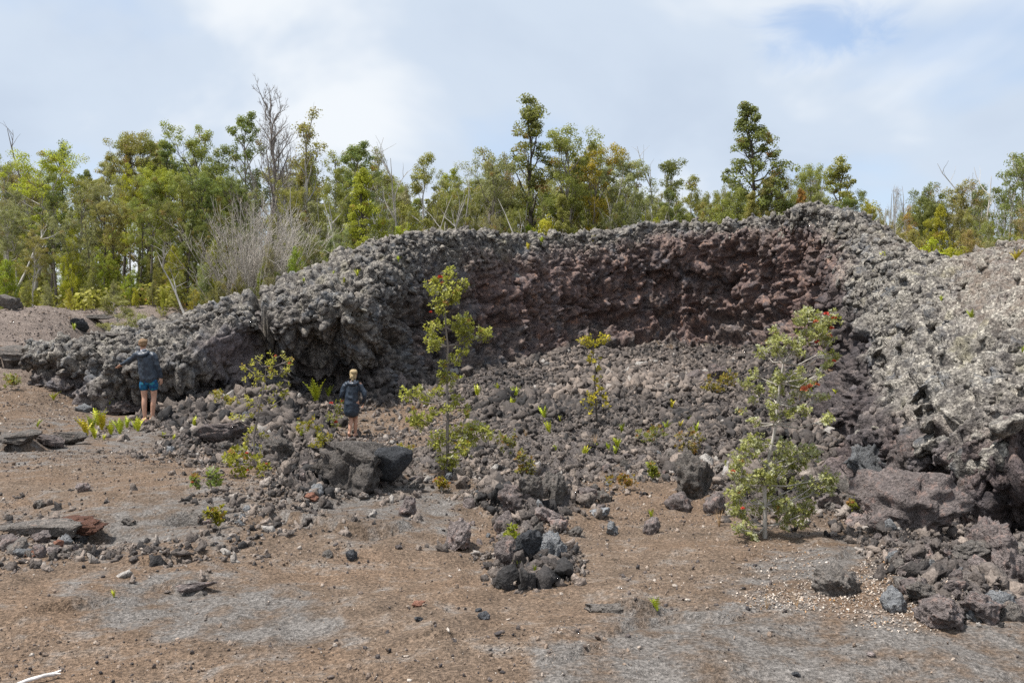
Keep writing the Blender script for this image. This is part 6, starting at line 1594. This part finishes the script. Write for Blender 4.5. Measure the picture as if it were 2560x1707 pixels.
# ---- the woman
wp = hit(884, 1100)[0]; WY = 20.0
wx = (882 - 1280) / FPX * WY; wz = drop(wx, WY) + 0.03
B = Body()
B.limb([(-0.07, 0, 0.82), (-0.06, 0.02, 0.62), (-0.045, 0.05, 0.44), (-0.055, 0.01, 0.30), (-0.075, -0.06, 0.10)], [0.085, 0.074, 0.052, 0.050, 0.033])
B.limb([(0.07, 0, 0.82), (0.055, 0.10, 0.62), (0.035, 0.17, 0.44), (0.035, 0.15, 0.28), (0.035, 0.15, 0.09)], [0.085, 0.074, 0.052, 0.050, 0.033])
for f0, d, lift in ((np.array([-0.075, -0.06, 0.02]), np.array([-0.05, 0.95, -0.25]), 0.03), (np.array([0.035, 0.15, 0.0]), np.array([0.35, 0.93, 0]), 0.0)):
    B.limb([f0 - d * 0.05 + [0, 0, 0.04 + lift], f0 + d * 0.06 + [0, 0, 0.045], f0 + d * 0.14 + [0, 0, 0.03]], [0.030, 0.036, 0.027], [0.027, 0.028, 0.016])
    sd = np.array([d[1], -d[0], 0])
    for q, L in ((-0.026, 0.040), (-0.012, 0.036), (0.001, 0.033), (0.013, 0.028), (0.025, 0.022)):
        a = f0 + d * 0.145 + sd * q + [0, 0, 0.026]; B.limb([a, a + d * L], [0.009, 0.007], sides=8)
B.limb([(0, 0, 0.80), (-0.01, 0, 1.0), (0.005, 0, 1.24)], [0.14, 0.115, 0.14], [0.095, 0.085, 0.085])
B.limb([(0.01, 0.0, 1.28), (0.018, 0.008, 1.42)], [0.048, 0.044])
atw = add_head(B, (0.02, 0.015, 1.48), -0.25, 0.95)
B.limb([(-0.15, 0, 1.25), (-0.265, 0.02, 1.0), (-0.20, 0.20, 0.90)], [0.042, 0.036, 0.024]); B.limb([(0.17, 0, 1.25), (0.275, -0.02, 1.0), (0.235, 0.10, 0.80)], [0.042, 0.036, 0.024])
add_hand(B, (-0.20, 0.20, 0.90), (0.2, 0.9, -0.2), (0.3, -0.2, -0.9), 0.9, 0.8, 1); add_hand(B, (0.235, 0.10, 0.80), (-0.15, 0.45, -0.8), (-0.9, -0.2, 0.1), 0.9, 0.8, -1)
woman = B.build('person', M_SKIN, 0.0092, 2, loc=(wx, WY, wz + 0.005))
tag(woman, 'blond woman in long navy rain jacket walking away into the crater', 'person')
B = Body()
B.limb([(-0.04, 0.02, 0.60), (-0.025, 0.01, 0.80), (-0.01, 0, 1.0), (0.005, 0, 1.18), (0.01, 0, 1.275)], [0.188, 0.178, 0.158, 0.155, 0.085], [0.150, 0.145, 0.125, 0.112, 0.075], 22)
B.limb([(-0.12, 0, 1.235), (-0.175, 0, 1.19), (-0.265, 0.015, 0.99), (-0.235, 0.10, 0.94), (-0.205, 0.18, 0.91)], [0.074, 0.072, 0.060, 0.054, 0.044]); B.limb([(0.14, 0, 1.235), (0.19, 0, 1.19), (0.275, -0.02, 0.99), (0.265, 0.03, 0.90), (0.238, 0.085, 0.83)], [0.074, 0.072, 0.060, 0.054, 0.044])
jk = B.build('jacket', M_JACKET, 0.012, 2, 0.018, 35, woman)
B = Body(); B.limb([(-0.095, -0.03, 1.305), (-0.07, -0.09, 1.268), (0.01, -0.115, 1.248), (0.09, -0.09, 1.268), (0.115, -0.03, 1.305)], [0.034, 0.040, 0.046, 0.040, 0.034]); B.ball((0.01, -0.065, 1.28), (0.085, 0.055, 0.045))
B.build('hood', M_JACKET, 0.011, 2, 0.005, 38, jk)
B = Body(); B.limb([(0.012, 0.0, 1.315), (0.015, 0.004, 1.345)], [0.058, 0.052]); B.build('collar', M_SHIRT, 0.009, 2, 0, 0, woman)
B = Body(); B.limb([(0.0, 0.02, 0.72), (0.0, 0.02, 0.62)], [0.15, 0.152], [0.11, 0.115], 18); B.build('shorts', mat_plain('black_cotton', (0.010, 0.011, 0.014), (0.02, 0.021, 0.025), 20.0, 0.8), 0.010, 2, 0.004, 41, woman)
B = Body()
for (x, y, z, r) in ((0, -0.025, 0.045, (0.096, 0.098, 0.084)), (0, -0.055, -0.015, (0.086, 0.064, 0.080)), (0, 0.01, 0.085, (0.068, 0.078, 0.038)), (0.0, -0.105, -0.06, (0.046, 0.042, 0.060)), (0.06, -0.06, -0.085, (0.026, 0.028, 0.060)), (-0.045, -0.075, -0.075, (0.030, 0.030, 0.045)), (0.02, -0.11, -0.12, (0.028, 0.026, 0.045))): B.ball(atw(x, y, z), np.array(r) * 0.95, 0.25)
B.build('hair', M_HAIR2, 0.007, 1, 0.013, 45, woman)
for s in (-1, 1):
    b2 = Body(); b2.ball(atw(s * 0.030, 0.078, 0.008), (0.011, 0.011, 0.009)); ob('eye', mesh_from('eye', b2.v[0], b2.f, M_EYE), woman)
for f0, d in ((np.array([-0.075, -0.06, 0.0]), np.array([-0.05, 0.98, -0.10])), (np.array([0.035, 0.15, 0.0]), np.array([0.35, 0.93, 0]))):
    b2 = Body(); b2.limb([f0 - d * 0.065 + [0, 0, 0.009], f0 + d * 0.03 + [0, 0, 0.009], f0 + d * 0.18 + [0, 0, 0.009]], [0.032, 0.032, 0.034], [0.010] * 3); b2.build('sandal', M_SANDAL, 0.007, 1, 0, 0, woman)
